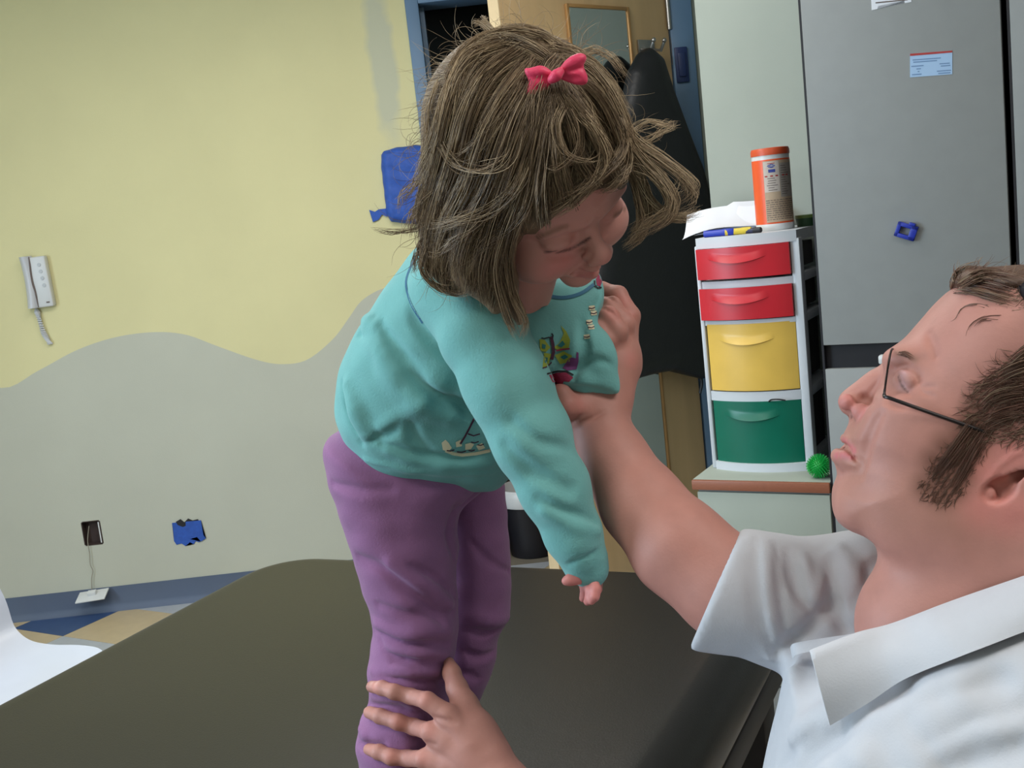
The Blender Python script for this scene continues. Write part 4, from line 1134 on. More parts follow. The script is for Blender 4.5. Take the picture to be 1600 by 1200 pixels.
# torso and limbs under the clothes
f = Field(*box_of([(505, 400, 1.0), (1000, 400, 1.0), (505, 1260, 1.36), (1000, 1260, 1.36)], 0.02), 0.006)
tube_px(f, [(655, 690, 1.215, 105), (690, 590, 1.16, 105), (760, 500, 1.10, 85), (806, 452, 1.07, 52)], 0.02)
tube_px(f, [(735, 460, 1.035, 44), (835, 685, 1.0, 40), (905, 850, 1.008, 26)], 0.02)
tube_px(f, [(640, 760, 1.19, 60), (645, 960, 1.21, 42), (618, 1190, 1.235, 28)], 0.02)
tube_px(f, [(735, 760, 1.285, 44), (738, 960, 1.31, 34), (712, 1190, 1.335, 22)], 0.02)
tube_px(f, [(870, 500, 1.12, 36), (915, 560, 1.08, 28), (925, 585, 1.075, 22)], 0.02)
b_ = f.mesh(); body.append(b_); tints.append(tint_of(len(b_[0])))
# near hand below the cuff: palm, four fingers, thumb
f = Field(*box_of([(860, 840, .95), (960, 960, 1.07)], 0.02), 0.0014)
tube_px(f, [(908, 868, 1.01, 20), (918, 894, 1.01, 20), (922, 905, 1.012, 17)], 0.006)
ell_px(f, 920, 902, 1.012, 18, 16, 0.011, 0.006)
FG = [((926, 905, 1.002), (931, 921, 0.996), (929, 932, 0.994), (924, 939, 0.996), 8.2), ((919, 907, 1.006), (923, 924, 1.0), (922, 934, 1.0), (918, 940, 1.003), 8.4),
      ((913, 906, 1.012), (915, 920, 1.01), (914, 929, 1.012), (911, 935, 1.016), 8.0), ((928, 900, 1.02), (934, 912, 1.02), (934, 921, 1.022), (931, 927, 1.024), 7.2)]
for a, b2, c, d, r in FG: tube_px(f, [(*a, r), (*b2, r), (*c, r * .92), (*d, r * .78)], 0.0025)
tube_px(f, [(912, 898, 1.005, 11), (900, 903, 1.0, 9.5), (890, 906, 0.998, 8), (884, 908, 0.998, 6.5)], 0.004)
b_ = f.mesh(); body.append(b_); tt = tint_of(len(b_[0])); put(tt, np.ones(len(tt)), (196, 110, 108), 0.6); tints.append(tt)
V_, Q_ = join(body)
put_in(girl, raw_mesh('body', V_, Q_, M_skinG, tint=np.vstack(tints)))

# --- prints on the shirt
M_pg = mat('print_lime', (148, 162, 60), 0.8); M_pt = mat('print_teal', (40, 116, 120), 0.8); M_pp = mat('print_purple', (112, 58, 112), 0.8); M_pd = mat('print_plum', (72, 34, 58), 0.8)
M_pr = mat('print_raspberry', (142, 40, 72), 0.8); M_pc = mat('print_cream', (220, 212, 180), 0.8); M_pk = mat('print_black', (26, 26, 34), 0.8); M_py = mat('print_yellow', (206, 196, 90), 0.8)
def dec(name, poly, m, off=0.0008): return decal(name, shirt_bvh, poly, m, shirt, off).name
for poly in ([(865, 543), (874, 536), (881, 521), (876, 508), (885, 518), (891, 531), (889, 543), (875, 549)], [(860, 543), (851, 531), (843, 530), (844, 548), (853, 550)],
             [(861, 553), (850, 551), (848, 575), (857, 571)], [(867, 555), (881, 549), (894, 556), (889, 566), (875, 569)]): dec('butterfly_wing', poly, M_pg)
for poly in ([(871, 540), (879, 532), (883, 538), (877, 543)], [(875, 558), (883, 554), (888, 558), (881, 562)], [(847, 537), (853, 539), (852, 545), (847, 544)], [(851, 558), (856, 559), (855, 566), (851, 567)]): dec('wing_spot', poly, M_pt, 0.0012)
dec('butterfly_body', stroke([(861, 526), (864, 538), (865, 550), (862, 562)], 5), M_pd, 0.0014)
dec('antenna', stroke([(862, 530), (858, 527), (850, 529), (846, 528)], 2), M_pk, 0.0014); dec('antenna', stroke([(863, 530), (864, 524), (862, 521)], 2.4), M_pk, 0.0014)
dec('red_stroke', stroke([(869, 548), (878, 546), (890, 545)], 2.6), M_pr, 0.0014); dec('plum_line', stroke([(848, 575), (855, 573), (862, 566)], 2), M_pd, 0.0014)
M_nb = mat('neckband_blue', (52, 104, 132), 0.8)
dec('neck_band', stroke(spline([(790, 402), (806, 424), (828, 446), (852, 460), (880, 465), (908, 458), (928, 444)], 24), 5.5), M_nb, 0.0014)
dec('seam_line', stroke(spline([(652, 398), (640, 420), (634, 444), (642, 475), (660, 505)], 16), 3), M_nb, 0.0010)
dec('leaf_print', [(879, 575), (890, 558), (900, 560), (901, 550), (904, 551), (904, 565), (901, 577), (887, 579)], M_pp)
dec('flower_print', [(858, 586), (871, 582), (885, 582), (896, 590), (889, 597), (881, 596), (877, 604), (867, 602), (862, 594)], M_pr); dec('flower_edge', stroke([(855, 584), (871, 580), (885, 580), (896, 586)], 2.6), M_pk, 0.0013)
for x, y in ((925, 481), (928, 489), (921, 503), (924, 511), (917, 526)):
    dec('print_letter', [(x - 5, y - 3), (x + 4, y - 4), (x + 5, y + 3), (x - 4, y + 4)], M_pc); dec('letter_line', stroke([(x - 5, y), (x, y + 1), (x + 5, y - 1)], 1.4), M_pd, 0.0013)
dec('ladybird_print', [(931, 436), (936, 428), (941, 440), (938, 448), (933, 446)], M_pr); dec('ladybird_edge', stroke([(929, 438), (929, 445), (934, 450), (940, 449)], 2.6), M_pk, 0.0013)
dec('cream_flower', [(690, 692), (696, 687), (701, 692), (706, 700), (700, 706), (692, 703)], M_pc); dec('stalk_print', stroke([(741, 654), (733, 670), (726, 683), (719, 694)], 3), M_pd); dec('plum_line', stroke([(731, 678), (740, 681), (750, 678)], 2), M_pd)
for poly in ([(712, 691), (720, 687), (722, 697), (713, 699)], [(727, 694), (735, 692), (741, 694), (736, 702), (727, 703)], [(744, 697), (753, 692), (758, 700), (748, 704)]): dec('print_letter', poly, M_pc)
dec('print_scallop', stroke([(696, 704), (708, 709), (722, 711), (744, 709), (766, 704)], 5), M_pc)
for a, b2, y in ((698, 710, 704), (714, 728, 706), (732, 742, 704), (736, 748, 691), (746, 756, 695)): dec('letter_line', stroke([(a, y), ((a + b2) / 2, y + 1), (b2, y - 1)], 1.6), M_pd, 0.0013)

# --- hair
f = Field(hc - 0.16, hc + 0.16, 0.003)
hell(f, (0, -90, 44), (80, 90, 76), 0)
hell(f, (0, -120, -10), (74, 56, 70), 25)
hell(f, (0, -40, 36), (66, 50, 48), 12)
# nape and side locks that fall to the shoulder
tube_px(f, [(720, 250, .97, 40), (690, 330, .96, 34), (690, 400, .965, 26), (712, 450, .975, 14)], 0.02)
tube_px(f, [(770, 270, .95, 45), (745, 350, .94, 40), (745, 420, .95, 30), (775, 480, .965, 12)], 0.02)
tube_px(f, [(800, 300, .94, 30), (780, 380, .935, 22), (790, 440, .945, 16), (812, 505, .96, 6)], 0.012)
hell(f, (0, 4, -50), (70, 66, 52), 6, 'sub')               # keep the face free
ell_px(f, 944, 374, .90, 140, 74, 0.10, 0.008, 'sub', rot=0.52)
for i, (x0, y0, x1, y1) in enumerate(((800, 90, 690, 300), (830, 120, 730, 330), (850, 150, 770, 350), (820, 100, 705, 250), (860, 170, 800, 340), (905, 175, 935, 270), (880, 165, 890, 300), (940, 160, 985, 250))):
    f.crease([(x0, y0), ((x0 + x1) / 2 + 12 * (-1) ** i, (y0 + y1) / 2), (x1, y1)], 0.004, 0.010, 'sub', -0.002)
HAIRF = f
v_, q_ = f.mesh()
hair = put_in(girl, raw_mesh('hair', v_, q_, mat('hair_base', (112, 92, 70), 0.6, 0.3, 30, 0.6, 160))); hair['label'] = 'tousled light brown shoulder-length hair'
def guide(pts, d=0.93):
    out = []
    last = None
    P_ = spline([(p[0], p[1]) for p in pts], 18)
    offs = np.interp(np.linspace(0, 1, 18), np.linspace(0, 1, len(pts)), [p[2] if len(p) > 2 else 0.004 for p in pts])
    for (x, y), o_ in zip(P_, offs):
        h = HAIRF.hit(x, y)
        if h is None: h = HEADF.hit(x, y)
        dist = (h - CC) @ CF if h is not None else None
        out.append([x, y, None if dist is None else dist - o_])
    ds = [o_[2] for o_ in out]
    good = [i for i, q in enumerate(ds) if q is not None]
    if not good: ds = [d] * len(ds)
    else: ds = np.interp(range(len(ds)), good, [ds[i] for i in good])
    for _ in range(2): ds = np.convolve(np.pad(ds, 1, 'edge'), [.25, .5, .25], 'valid')
    return np.array([(a[0], a[1], q) for a, q in zip(out, ds)])
G = [  # (polyline in pixels, strands, spread in px start / end, shade weights dark/mid/light)
 ([(800, 72), (745, 92), (712, 150), (695, 215), (680, 270), (662, 320), (655, 372)], 110, 16, 16, (2, 4, 3)),
 ([(815, 80), (762, 118), (730, 180), (712, 250), (690, 310), (674, 370), (672, 420)], 130, 18, 16, (3, 4, 2)),
 ([(830, 98), (790, 150), (760, 210), (735, 280), (705, 340), (688, 400), (700, 452)], 140, 18, 16, (3, 4, 2)),
 ([(842, 118), (812, 180), (790, 240), (765, 300), (735, 350), (715, 410), (732, 468)], 140, 18, 16, (4, 4, 1)),
 ([(852, 138), (826, 200), (805, 260), (785, 310), (765, 360), (750, 420), (768, 488)], 140, 16, 15, (4, 4, 1)),
 ([(860, 148), (845, 210), (830, 270), (810, 320), (790, 365), (776, 420), (792, 490), (808, 528)], 120, 14, 8, (4, 3, 1)),
 ([(850, 160), (838, 240), (828, 300), (806, 350), (792, 400), (800, 460), (820, 500), (812, 530)], 80, 12, 5, (3, 4, 1)),
 ([(790, 66), (740, 80), (715, 120), (705, 170), (694, 215), (668, 262), (650, 300)], 60, 10, 18, (1, 4, 4)),
 ([(832, 92), (812, 140), (775, 190), (745, 225), (712, 240), (690, 224)], 30, 13, 13, (1, 4, 3)),
 ([(690, 222, .01), (715, 258, .012), (760, 266, .012), (795, 242, .01), (818, 185, .006)], 12, 11, 12, (1, 4, 3)),
 ([(828, 240, .006), (806, 295, .008), (764, 328, .01), (706, 348, .01), (672, 356, .01)], 34, 11, 11, (1, 4, 4)),
 ([(775, 330, .006), (740, 355), (700, 385), (672, 395)], 40, 10, 10, (1, 3, 4)),
 ([(840, 250, .004), (825, 320), (800, 350), (760, 378), (725, 420)], 60, 8, 8, (2, 4, 2)),
 ([(958, 272, .003), (942, 232, .006), (912, 182, .008), (880, 140, .008)], 80, 14, 6, (3, 4, 1)),
 ([(930, 285, .003), (908, 250, .006), (888, 190, .008), (870, 145, .008)], 90, 16, 6, (4, 4, 1)),
 ([(893, 318, .003), (878, 270, .006), (866, 210, .008), (860, 150, .008)], 90, 16, 6, (4, 4, 1)),
 ([(850, 350, .003), (846, 290, .006), (852, 220, .008), (858, 155, .008)], 90, 14, 6, (4, 4, 1)),
 ([(985, 268, .003), (966, 205, .006), (936, 150, .008), (898, 118, .008)], 80, 10, 7, (2, 4, 2)),
 ([(905, 175, .008), (932, 205, .010), (946, 242, .008), (928, 280, .006), (892, 314, .006), (846, 342, .006)], 110, 9, 9, (2, 4, 2)),
 ([(980, 212, .006), (986, 245, .006), (968, 278, .006), (930, 300, .006)], 70, 8, 9, (2, 4, 2)),
 ([(965, 180, .006), (975, 220, .008), (958, 255, .008), (920, 282, .006), (880, 305, .006)], 90, 9, 9, (2, 4, 2)),
 ([(880, 165, .010), (868, 200, .012), (880, 240, .012), (915, 252, .012), (945, 235, .01)], 16, 9, 9, (1, 4, 3)),
 ([(890, 168, .010), (905, 200, .012), (900, 240, .012), (865, 262, .01), (840, 255, .006)], 16, 9, 9, (3, 4, 1)),
 ([(850, 60), (815, 50), (775, 55), (735, 76), (708, 118), (694, 170)], 90, 8, 14, (1, 4, 4)),
 ([(880, 75), (845, 52), (805, 46), (765, 54)], 60, 7, 8, (1, 4, 4)),
 ([(860, 70), (905, 84), (950, 125), (985, 190)], 60, 8, 10, (1, 4, 4)),
 ([(730, 90), (702, 140), (686, 200), (668, 255), (652, 310)], 80, 9, 14, (1, 4, 4)),
 ([(860, 95), (830, 75), (790, 62), (748, 72), (722, 96)], 70, 12, 12, (2, 4, 3)),
 ([(880, 92), (912, 100), (948, 140), (975, 195), (992, 252), (1000, 300)], 100, 10, 8, (2, 4, 3)),
 ([(870, 90), (850, 120), (835, 165), (828, 225)], 70, 14, 14, (3, 4, 2)),
 ([(890, 84), (930, 110), (962, 160), (984, 215), (1000, 262)], 70, 8, 14, (1, 4, 3)),
 ([(955, 165), (990, 218), (1035, 250), (1072, 280), (1082, 300), (1052, 326)], 34, 9, 16, (1, 4, 4)),
 ([(965, 195), (1002, 248), (1040, 288), (1050, 325), (1018, 350), (990, 368)], 60, 10, 14, (1, 4, 4)),
 ([(972, 215), (1000, 275), (1012, 325), (1002, 362), (975, 386)], 80, 8, 9, (1, 4, 4)),
 ([(985, 240), (1006, 300), (1036, 334), (1070, 338), (1094, 326)], 30, 9, 9, (0, 3, 5)),
 ([(982, 250), (996, 300), (1002, 345), (985, 380)], 60, 7, 7, (2, 4, 2)),
 ([(975, 225), (1005, 222), (1035, 205), (1062, 192)], 12, 7, 5, (0, 2, 5)),
 ([(980, 210), (1015, 192), (1040, 195), (1060, 190)], 8, 10, 4, (0, 2, 5)),
 ([(985, 260), (1020, 270), (1055, 300), (1075, 260)], 10, 9, 9, (0, 2, 5)),
 ([(800, 70), (770, 50), (750, 36), (738, 42)], 16, 6, 4, (0, 3, 5)),
 ([(790, 62), (768, 44), (756, 30), (760, 24)], 10, 4, 3, (0, 2, 5)),
 ([(668, 352), (632, 362), (602, 362), (578, 354)], 6, 3, 4, (1, 4, 2)),
 ([(680, 300), (655, 320), (640, 345), (636, 372)], 16, 6, 9, (1, 3, 3)),
 ([(685, 270), (655, 282), (632, 305), (620, 330)], 10, 7, 7, (1, 3, 3)),
 ([(664, 370), (652, 400), (648, 430)], 16, 6, 5, (2, 3, 2)),
 ([(670, 385), (660, 420), (680, 447), (712, 458), (738, 450)], 18, 6, 6, (3, 3, 1)),
 ([(690, 120), (672, 170), (668, 220), (655, 262)], 10, 8, 8, (1, 3, 3)),
 ([(900, 88), (930, 78), (958, 92), (985, 130)], 10, 6, 8, (1, 3, 3)),
]
rg = np.random.default_rng(11)
curves = []
for pts, n, s0, s1, wts in G:
    g = guide(pts)
    m = len(g); u = np.linspace(0, 1, m)
    wv = np.array(wts, float); wv /= wv.sum()
    for i in range(int(n * 2.3)):
        a, r_ = rg.uniform(0, 2 * math.pi), math.sqrt(rg.uniform())
        sp = s0 + (s1 - s0) * u
        fr, ph, am = rg.uniform(1, 2.6), rg.uniform(0, 6.28), rg.uniform(0.8, 4.6)
        ox = r_ * math.cos(a) * sp + am * np.sin(fr * u * 6.28 + ph) * (0.3 + u)
        oy = r_ * math.sin(a) * sp + am * np.cos(fr * u * 5.3 + ph) * (0.3 + u)
        od = rg.normal(0, 0.0035) + 0.002 * np.sin(fr * u * 4 + ph)
        e = rg.uniform(0.72, 1.0); s_ = rg.uniform(0, 0.1)
        uu = s_ + (e - s_) * u
        pp = np.stack([np.interp(uu, u, g[:, 0] + ox), np.interp(uu, u, g[:, 1] + oy), np.interp(uu, u, g[:, 2]) + od], 1)
        w3 = CC + pp[:, 2:3] * (CF + (pp[:, 0:1] - 800) / FPX * CR + (600 - pp[:, 1:2]) / FPX * CU)
        curves.append((w3, int(rg.choice(3, p=wv)), rg.uniform(0.6, 1.3)))
# filler hair following the surface of the hair mass from the parting outwards
tops = [(800, 52), (770, 56), (830, 50), (742, 74), (720, 105)]
FP_ = np.array([(792, 425), (815, 372), (846, 350), (895, 318), (938, 282), (982, 258), (1000, 300), (1000, 450), (800, 480)], float)
def FACE_IN(x, y): return poly_sdf(FP_, np.array([x]), np.array([y]))[0, 0] < 0
cnt = 0
while cnt < 1900:
    x, y = rg.uniform(645, 1000), rg.uniform(46, 470)
    h = HAIRF.hit(x, y)
    if h is None: continue
    cnt += 1
    cx, cy = 850 + rg.normal(0, 10), 88
    pts = []; miss = 0; n = 12; step = rg.uniform(7, 14); sgn = rg.uniform(-1, 1)
    for i in range(n):
        dx, dy = x - cx, (y - cy) * 0.9 + 6
        L_ = math.hypot(dx, dy) + 1e-6; dx, dy = dx / L_, dy / L_
        g_ = min(1, max(0, (y - 150) / 250)) if x < 830 else 0.25
        dx, dy = dx * (1 - g_) - 0.10 * g_, dy * (1 - g_) + g_
        a_ = 0.5 * sgn * math.sin(i * 0.7 + sgn * 5)
        dx, dy = dx * math.cos(a_) - dy * math.sin(a_), dx * math.sin(a_) + dy * math.cos(a_)
        hh = HAIRF.hit(x, y)
        if FACE_IN(x, y): break
        if hh is None:
            miss += 1
            if not pts or miss > (3 if rg.uniform() < .15 else 1) or y > 462: break
            dd_ = pts[-1][2]
        else: dd_ = (hh - CC) @ CF - 0.0025
        pts.append((x, y, dd_)); x += dx * step; y += dy * step
    if len(pts) < 5: continue
    p_ = np.array(pts); z_ = p_[:, 2]
    for _ in range(2): z_ = np.convolve(np.pad(z_, 1, 'edge'), [.25, .5, .25], 'valid')
    z_ = z_ + rg.normal(0, 0.0015)
    curves.append((CC + z_[:, None] * (CF + (p_[:, 0:1] - 800) / FPX * CR + (600 - p_[:, 1:2]) / FPX * CU), int(rg.choice(3, p=[.25, .45, .30])), rg.uniform(.7, 1.3)))
# loose flyaway hairs round the outline
cnt = 0; tries = 0
while cnt < 190 and tries < 20000:
    tries += 1
    x, y = rg.uniform(640, 1010), rg.uniform(40, 440)
    h = HAIRF.hit(x, y)
    if h is None: continue
    ox, oy = x - 835, y - 255; L_ = math.hypot(ox, oy); ox, oy = ox / L_, oy / L_
    if HAIRF.hit(x + 14 * ox, y + 14 * oy) is not None or FACE_IN(x + 20 * ox, y + 20 * oy) or (x > 800 and y > 330): continue
    cnt += 1
    d0 = (h - CC) @ CF - 0.002; a_ = math.atan2(oy, ox) + rg.normal(0, .5) + (0.9 if x < 835 else -0.9) * -1 * rg.uniform(0.2, 1.2); cur = rg.normal(0, .22); st = rg.uniform(3.5, 8); p_ = [(x - 10 * ox, y - 10 * oy, d0)]
    for i in range(10):
        x += st * math.cos(a_); y += st * math.sin(a_); a_ += cur + rg.normal(0, .08); p_.append((x, y, d0 + rg.normal(0, .0006) - .001 * i))
    if any(FACE_IN(q[0], q[1]) for q in p_): continue
    curves.append((np.array([P(*q) for q in p_]), int(rg.choice(3, p=[.1, .4, .5])), rg.uniform(.45, .8)))
st_ = put_in(girl, strands_mesh('hair_strands', curves, M_hairs, None, 0.00029)); st_['kind'] = 'stuff'
st_.parent = hair; st_.matrix_parent_inverse = Matrix.Identity(4)

# --- hair bow
M_bow = mat('ribbon_pink', (226, 54, 96), 0.5, 0.06, 40, 0.2, 300, sheen=0.2)
bd = (HAIRF.hit(868, 118) - CC) @ CF - 0.014
f = Field(*box_of([(805, 70, bd - .03), (935, 165, bd + .03)], 0.01), 0.0013)
bp = P(868, 118, bd)
inflate_px(f, [(819, 107), (832, 108), (846, 103), (860, 110), (868, 118), (862, 130), (850, 144), (838, 153), (822, 149), (820, 140), (826, 128)], bp, bp + CU + 0.25 * -CF, 0.008, 0.0055, per=3)
inflate_px(f, [(868, 118), (876, 106), (888, 92), (903, 83), (914, 85), (917, 92), (912, 104), (918, 118), (917, 131), (902, 133), (886, 128), (876, 124)], bp, bp + CU + 0.2 * -CF, 0.008, 0.0055, per=3)
f.crease([(862, 119), (845, 122), (830, 120)], 0.0022, 0.003, 'sub', -0.0005); f.crease([(874, 117), (890, 110), (906, 106)], 0.0022, 0.003, 'sub', -0.0005); f.crease([(874, 121), (890, 122), (906, 122)], 0.002, 0.003, 'sub', -0.0005); f.crease([(860, 124), (846, 136), (836, 142)], 0.002, 0.003, 'sub', -0.0005)
f.crease([(826, 112), (842, 110), (856, 114)], 0.003, 0.004, 'add', 0.001); f.crease([(880, 106), (894, 96), (908, 92)], 0.003, 0.004, 'add', 0.001)
bow = put_in(girl, raw_mesh('hair_bow', *f.mesh(), M_bow)); bow['label'] = 'bright pink ribbon bow'
g = Field(bp - 0.02, bp + 0.02, 0.001)
tube_px(g, [(862, 124, bd - .006, 7), (869, 118, bd - .008, 8), (875, 112, bd - .006, 7)], 0.003)
kn = raw_mesh('bow_knot', *g.mesh(), M_bow); kn.parent = bow
# ------------------------------------------------------------------ the man
M_skinM = mat('skin_man', (182, 128, 116), 0.55, 0.06, 45, 0.10, 350, attr=True, sss=0.06, spec=0.4)
M_shirtM = mat('cotton_white', (192, 194, 200), 0.85, 0.02, 40, 0.15, 600, spec=0.2)
M_hm = [mat('man_hair_dark', (100, 66, 52), 0.45, 0.15, 60), mat('man_hair_mid', (108, 80, 64), 0.42, 0.15, 60), mat('man_hair_light', (146, 122, 100), 0.4, 0.12, 60)]
man = empty('person', (0.40, 0.78, 0), 0, 'man in white shirt and glasses, seen in profile, holding up the child', 'person')
MD = 0.85
# --- head, ear and neck
f = Field(*box_of([(1285, 400, .74), (1285, 1060, .74), (1840, 400, .97), (1840, 1060, .97)], 0.02), 0.0015)
head_poly = [(1303, 788), (1301, 762), (1308, 742), (1306, 728), (1302, 717), (1305, 708), (1315, 698), (1321, 692), (1317, 682), (1321, 672), (1331, 655), (1350, 636), (1366, 612), (1378, 590), (1387, 572), (1395, 556), (1406, 540),
             (1421, 520), (1440, 498), (1462, 473), (1490, 450), (1540, 428), (1620, 425), (1710, 450), (1780, 520), (1805, 620), (1790, 730), (1765, 820), (1780, 930), (1790, 1050), (1430, 1050), (1400, 985), (1397, 930), (1389, 885),
             (1370, 852), (1356, 840), (1331, 825), (1312, 810)]
M0 = P(1450, 650, MD); M1 = M0 + CU
inflate_px(f, head_poly, M0, M1, 0.062, 0.074, 0, 'add', per=3)
for z in (-1, 1):
    ell_px(f, 1440, 680, MD + z * .040, 80, 60, 0.022, 0.03, rot=-0.6)      # cheek
    ell_px(f, 1412, 562, MD + z * .027, 28, 13, 0.016, 0.020, rot=-0.15)     # brow ridge
    ell_px(f, 1404, 591, MD + z * .060, 24, 24, 0.019, 0.012, 'sub', rot=0.1)  # eye socket
    ell_px(f, 1396, 580, MD + z * .052, 11, 17, 0.016, 0.006, 'sub', rot=0.2)
    ell_px(f, 1417, 596, MD + z * .042, 19, 25, 0.0150, 0.0012)                # eyeball under its lid
    ell_px(f, 1480, 800, MD + z * .042, 100, 60, 0.020, 0.035, rot=0.35)        # jaw
    ell_px(f, 1335, 795, MD + z * .012, 22, 26, 0.016, 0.012)
# nose
inflate_px(f, [(1392, 560), (1378, 570), (1358, 580), (1335, 598), (1318, 611), (1310.5, 621), (1310, 633), (1316, 644), (1327, 651), (1338, 664), (1354, 664), (1366, 652), (1374, 630), (1384, 604), (1396, 578)], M0, M1, 0.016, 0.0145, 0.006, per=3)
for z in (-1, 1):
    ell_px(f, 1349, 645, MD + z * .0125, 18, 15, 0.0065, 0.003, rot=-0.3)
    ell_px(f, 1328, 652, MD + z * .006, 7, 4.5, 0.004, 0.002, 'sub', rot=-0.5)
    ell_px(f, 1323, 628, MD + z * .005, 13, 13, 0.008, 0.004)
# lips
tube_px(f, [(1320, 685, MD, 6), (1330, 690, MD - .012, 5), (1338, 705, MD - .022, 3)], 0.003); tube_px(f, [(1320, 685, MD, 6), (1330, 690, MD + .012, 5), (1338, 705, MD + .022, 3)], 0.003)
tube_px(f, [(1310, 712, MD, 10), (1322, 712, MD - .013, 8), (1336, 714, MD - .022, 4)], 0.004); tube_px(f, [(1310, 712, MD, 10), (1322, 712, MD + .013, 8), (1336, 714, MD + .022, 4)], 0.004)
for z in (-1, 1): tube_px(f, [(1314, 698, MD, 2.4), (1324, 702, MD + z * .014, 2.6), (1336, 716, MD + z * .0235, 2.6), (1339, 720, MD + z * .026, 1.5)], 0.002, 'sub')
# creases of the near side
for pts, r_, k_ in ((((1374, 648), (1364, 664), (1355, 684), (1349, 712), (1346, 728)), .0022, .008), (((1336, 622), (1350, 621), (1362, 630)), .0018, .005), (((1339, 718), (1345, 726), (1346, 738)), .0018, .005),
                    (((1313, 742), (1330, 738), (1342, 742)), .002, .008), (((1400, 582), (1404, 592), (1410, 606), (1424, 618)), .0018, .0015), (((1402, 576), (1414, 572), (1428, 580), (1436, 598)), .0015, .003), 
                    (((1450, 520), (1458, 540), (1462, 556)), .001, .006),
                    (((1390, 570), (1398, 584)), .001, .004), (((1440, 612), (1456, 618)), .0008, .003), (((1440, 604), (1458, 604)), .0008, .003), (((1388, 628), (1404, 634), (1420, 632)), .001, .005)):
    f.crease(pts, r_ * 1.5, k_, 'sub', -r_ * 0.3)
# ear
ed = MD - 0.074
inflate_px(f, [(1532, 806), (1520, 790), (1519, 770), (1533, 748), (1552, 726), (1572, 706), (1600, 693), (1632, 694), (1652, 715), (1652, 750), (1640, 785), (1615, 808), (1575, 815), (1550, 813)], P(1580, 750, ed), P(1580, 750, ed) + CU + 0.25 * CF, 0.010, 0.009, 0.006, per=3)
ell_px(f, 1562, 765, ed - .010, 26, 17, 0.009, 0.004, 'sub', rot=0.6)
ell_px(f, 1605, 735, ed - .010, 34, 14, 0.006, 0.004, 'sub', rot=0.45)
f.crease([(1540, 752), (1560, 728), (1585, 708), (1620, 702)], .0016, .003, 'add', 0.0012)
ell_px(f, 1546, 772, ed - .004, 10, 13, 0.005, 0.003)
for z in (-1,): ell_px(f, 1450, 980, MD - .02, 110, 120, 0.055, 0.02)
HEADM = f
pick = lambda pts: [f.hit(x, y) for x, y in pts]
burn = pick(spline([(1452, 760), (1468, 745), (1485, 735), (1500, 715), (1512, 690)], 8)) + pick([(1462, 720), (1478, 700), (1498, 745), (1490, 760), (1470, 772), (1520, 670), (1500, 690), (1530, 640), (1560, 620), (1560, 660), (1590, 600), (1590, 640)])
lips = pick(spline([(1318, 689), (1325, 694), (1334, 704)], 6)) + pick(spline([(1306, 712), (1316, 711), (1330, 713)], 6))
nosep = pick([(1318, 628), (1330, 640), (1348, 645), (1325, 618)]); lidp = pick([(1412, 585), (1414, 600)])
browp = pick(spline([(1402, 551), (1414, 553), (1430, 562)], 12)); earp = pick([(1540, 790), (1575, 800), (1550, 740), (1580, 712), (1600, 800)])
lashp = pick(spline([(1404, 588), (1409, 602), (1420, 614)], 16)); nost = pick([(1327, 650), (1331, 652)])
beard = pick([(1330, 770), (1350, 800), (1400, 810), (1440, 800), (1420, 770), (1380, 785), (1340, 740), (1480, 800), (1330, 676)])
v_, q_ = f.mesh(); t_ = tint_of(len(v_))
put(t_, near(v_, beard, 0.032), (176, 126, 110), 0.5)
put(t_, near(v_, nosep, 0.016), (208, 128, 124), 0.6); put(t_, near(v_, earp, 0.03), (214, 130, 122), 0.6)
put(t_, near(v_, lips, 0.0055), (196, 108, 112), 0.9); put(t_, near(v_, burn, 0.019), (104, 68, 54), 0.8)
put(t_, near(v_, lidp, 0.009), (196, 156, 158), 0.7); put(t_, near(v_, browp, 0.0045), (150, 112, 96), 0.6); put(t_, near(v_, lashp, 0.0018), (84, 58, 52), 0.8); put(t_, near(v_, nost, 0.003), (96, 48, 44), 0.8)
bodyM = [(v_, q_)]; tintM = [t_]
# --- raised right arm and hand
f = Field(*box_of([(855, 420, .94), (1420, 1010, .94), (855, 420, 1.18), (1420, 1010, 1.18)], 0.02), 0.002)
tube_px(f, [(1390, 930, 1.0, 58), (1240, 945, .985, 62), (1135, 917, .98, 74), (1062, 856, 1.0, 71), (1003, 787, 1.03, 60), (958, 718, 1.055, 50), (934, 668, 1.07, 44)], 0.02)
tube_px(f, [(934, 668, 1.07, 42), (945, 620, 1.085, 40), (958, 570, 1.095, 38), (964, 525, 1.10, 30)], 0.015)
ell_px(f, 984, 560, 1.10, 13, 26, 0.016, 0.012)                              # wrist knuckle
ell_px(f, 906, 632, 1.062, 38, 30, 0.020, 0.010, rot=0.2)                    # ball of the thumb
tube_px(f, [(905, 640, 1.052, 24), (884, 634, 1.042, 19), (877, 618, 1.046, 15), (878, 606, 1.056, 12)], 0.006)   # thumb
FN = [[(978, 530, 1.105, 19), (984, 494, 1.105, 16), (966, 461, 1.115, 14), (940, 453, 1.13, 12.5), (918, 456, 1.14, 11)],
      [(972, 535, 1.095, 18), (976, 506, 1.088, 16), (956, 478, 1.092, 14.5), (934, 474, 1.11, 12.5), (915, 478, 1.125, 11)],
      [(962, 545, 1.085, 18), (964, 518, 1.075, 16.5), (951, 494, 1.076, 15), (932, 493, 1.095, 13), (915, 498, 1.11, 11)],
      [(950, 555, 1.085, 16), (948, 532, 1.072, 15), (936, 514, 1.075, 13.5), (920, 514, 1.09, 11.5), (908, 518, 1.10, 10)]]
for fg in FN: tube_px(f, fg, 0.004)
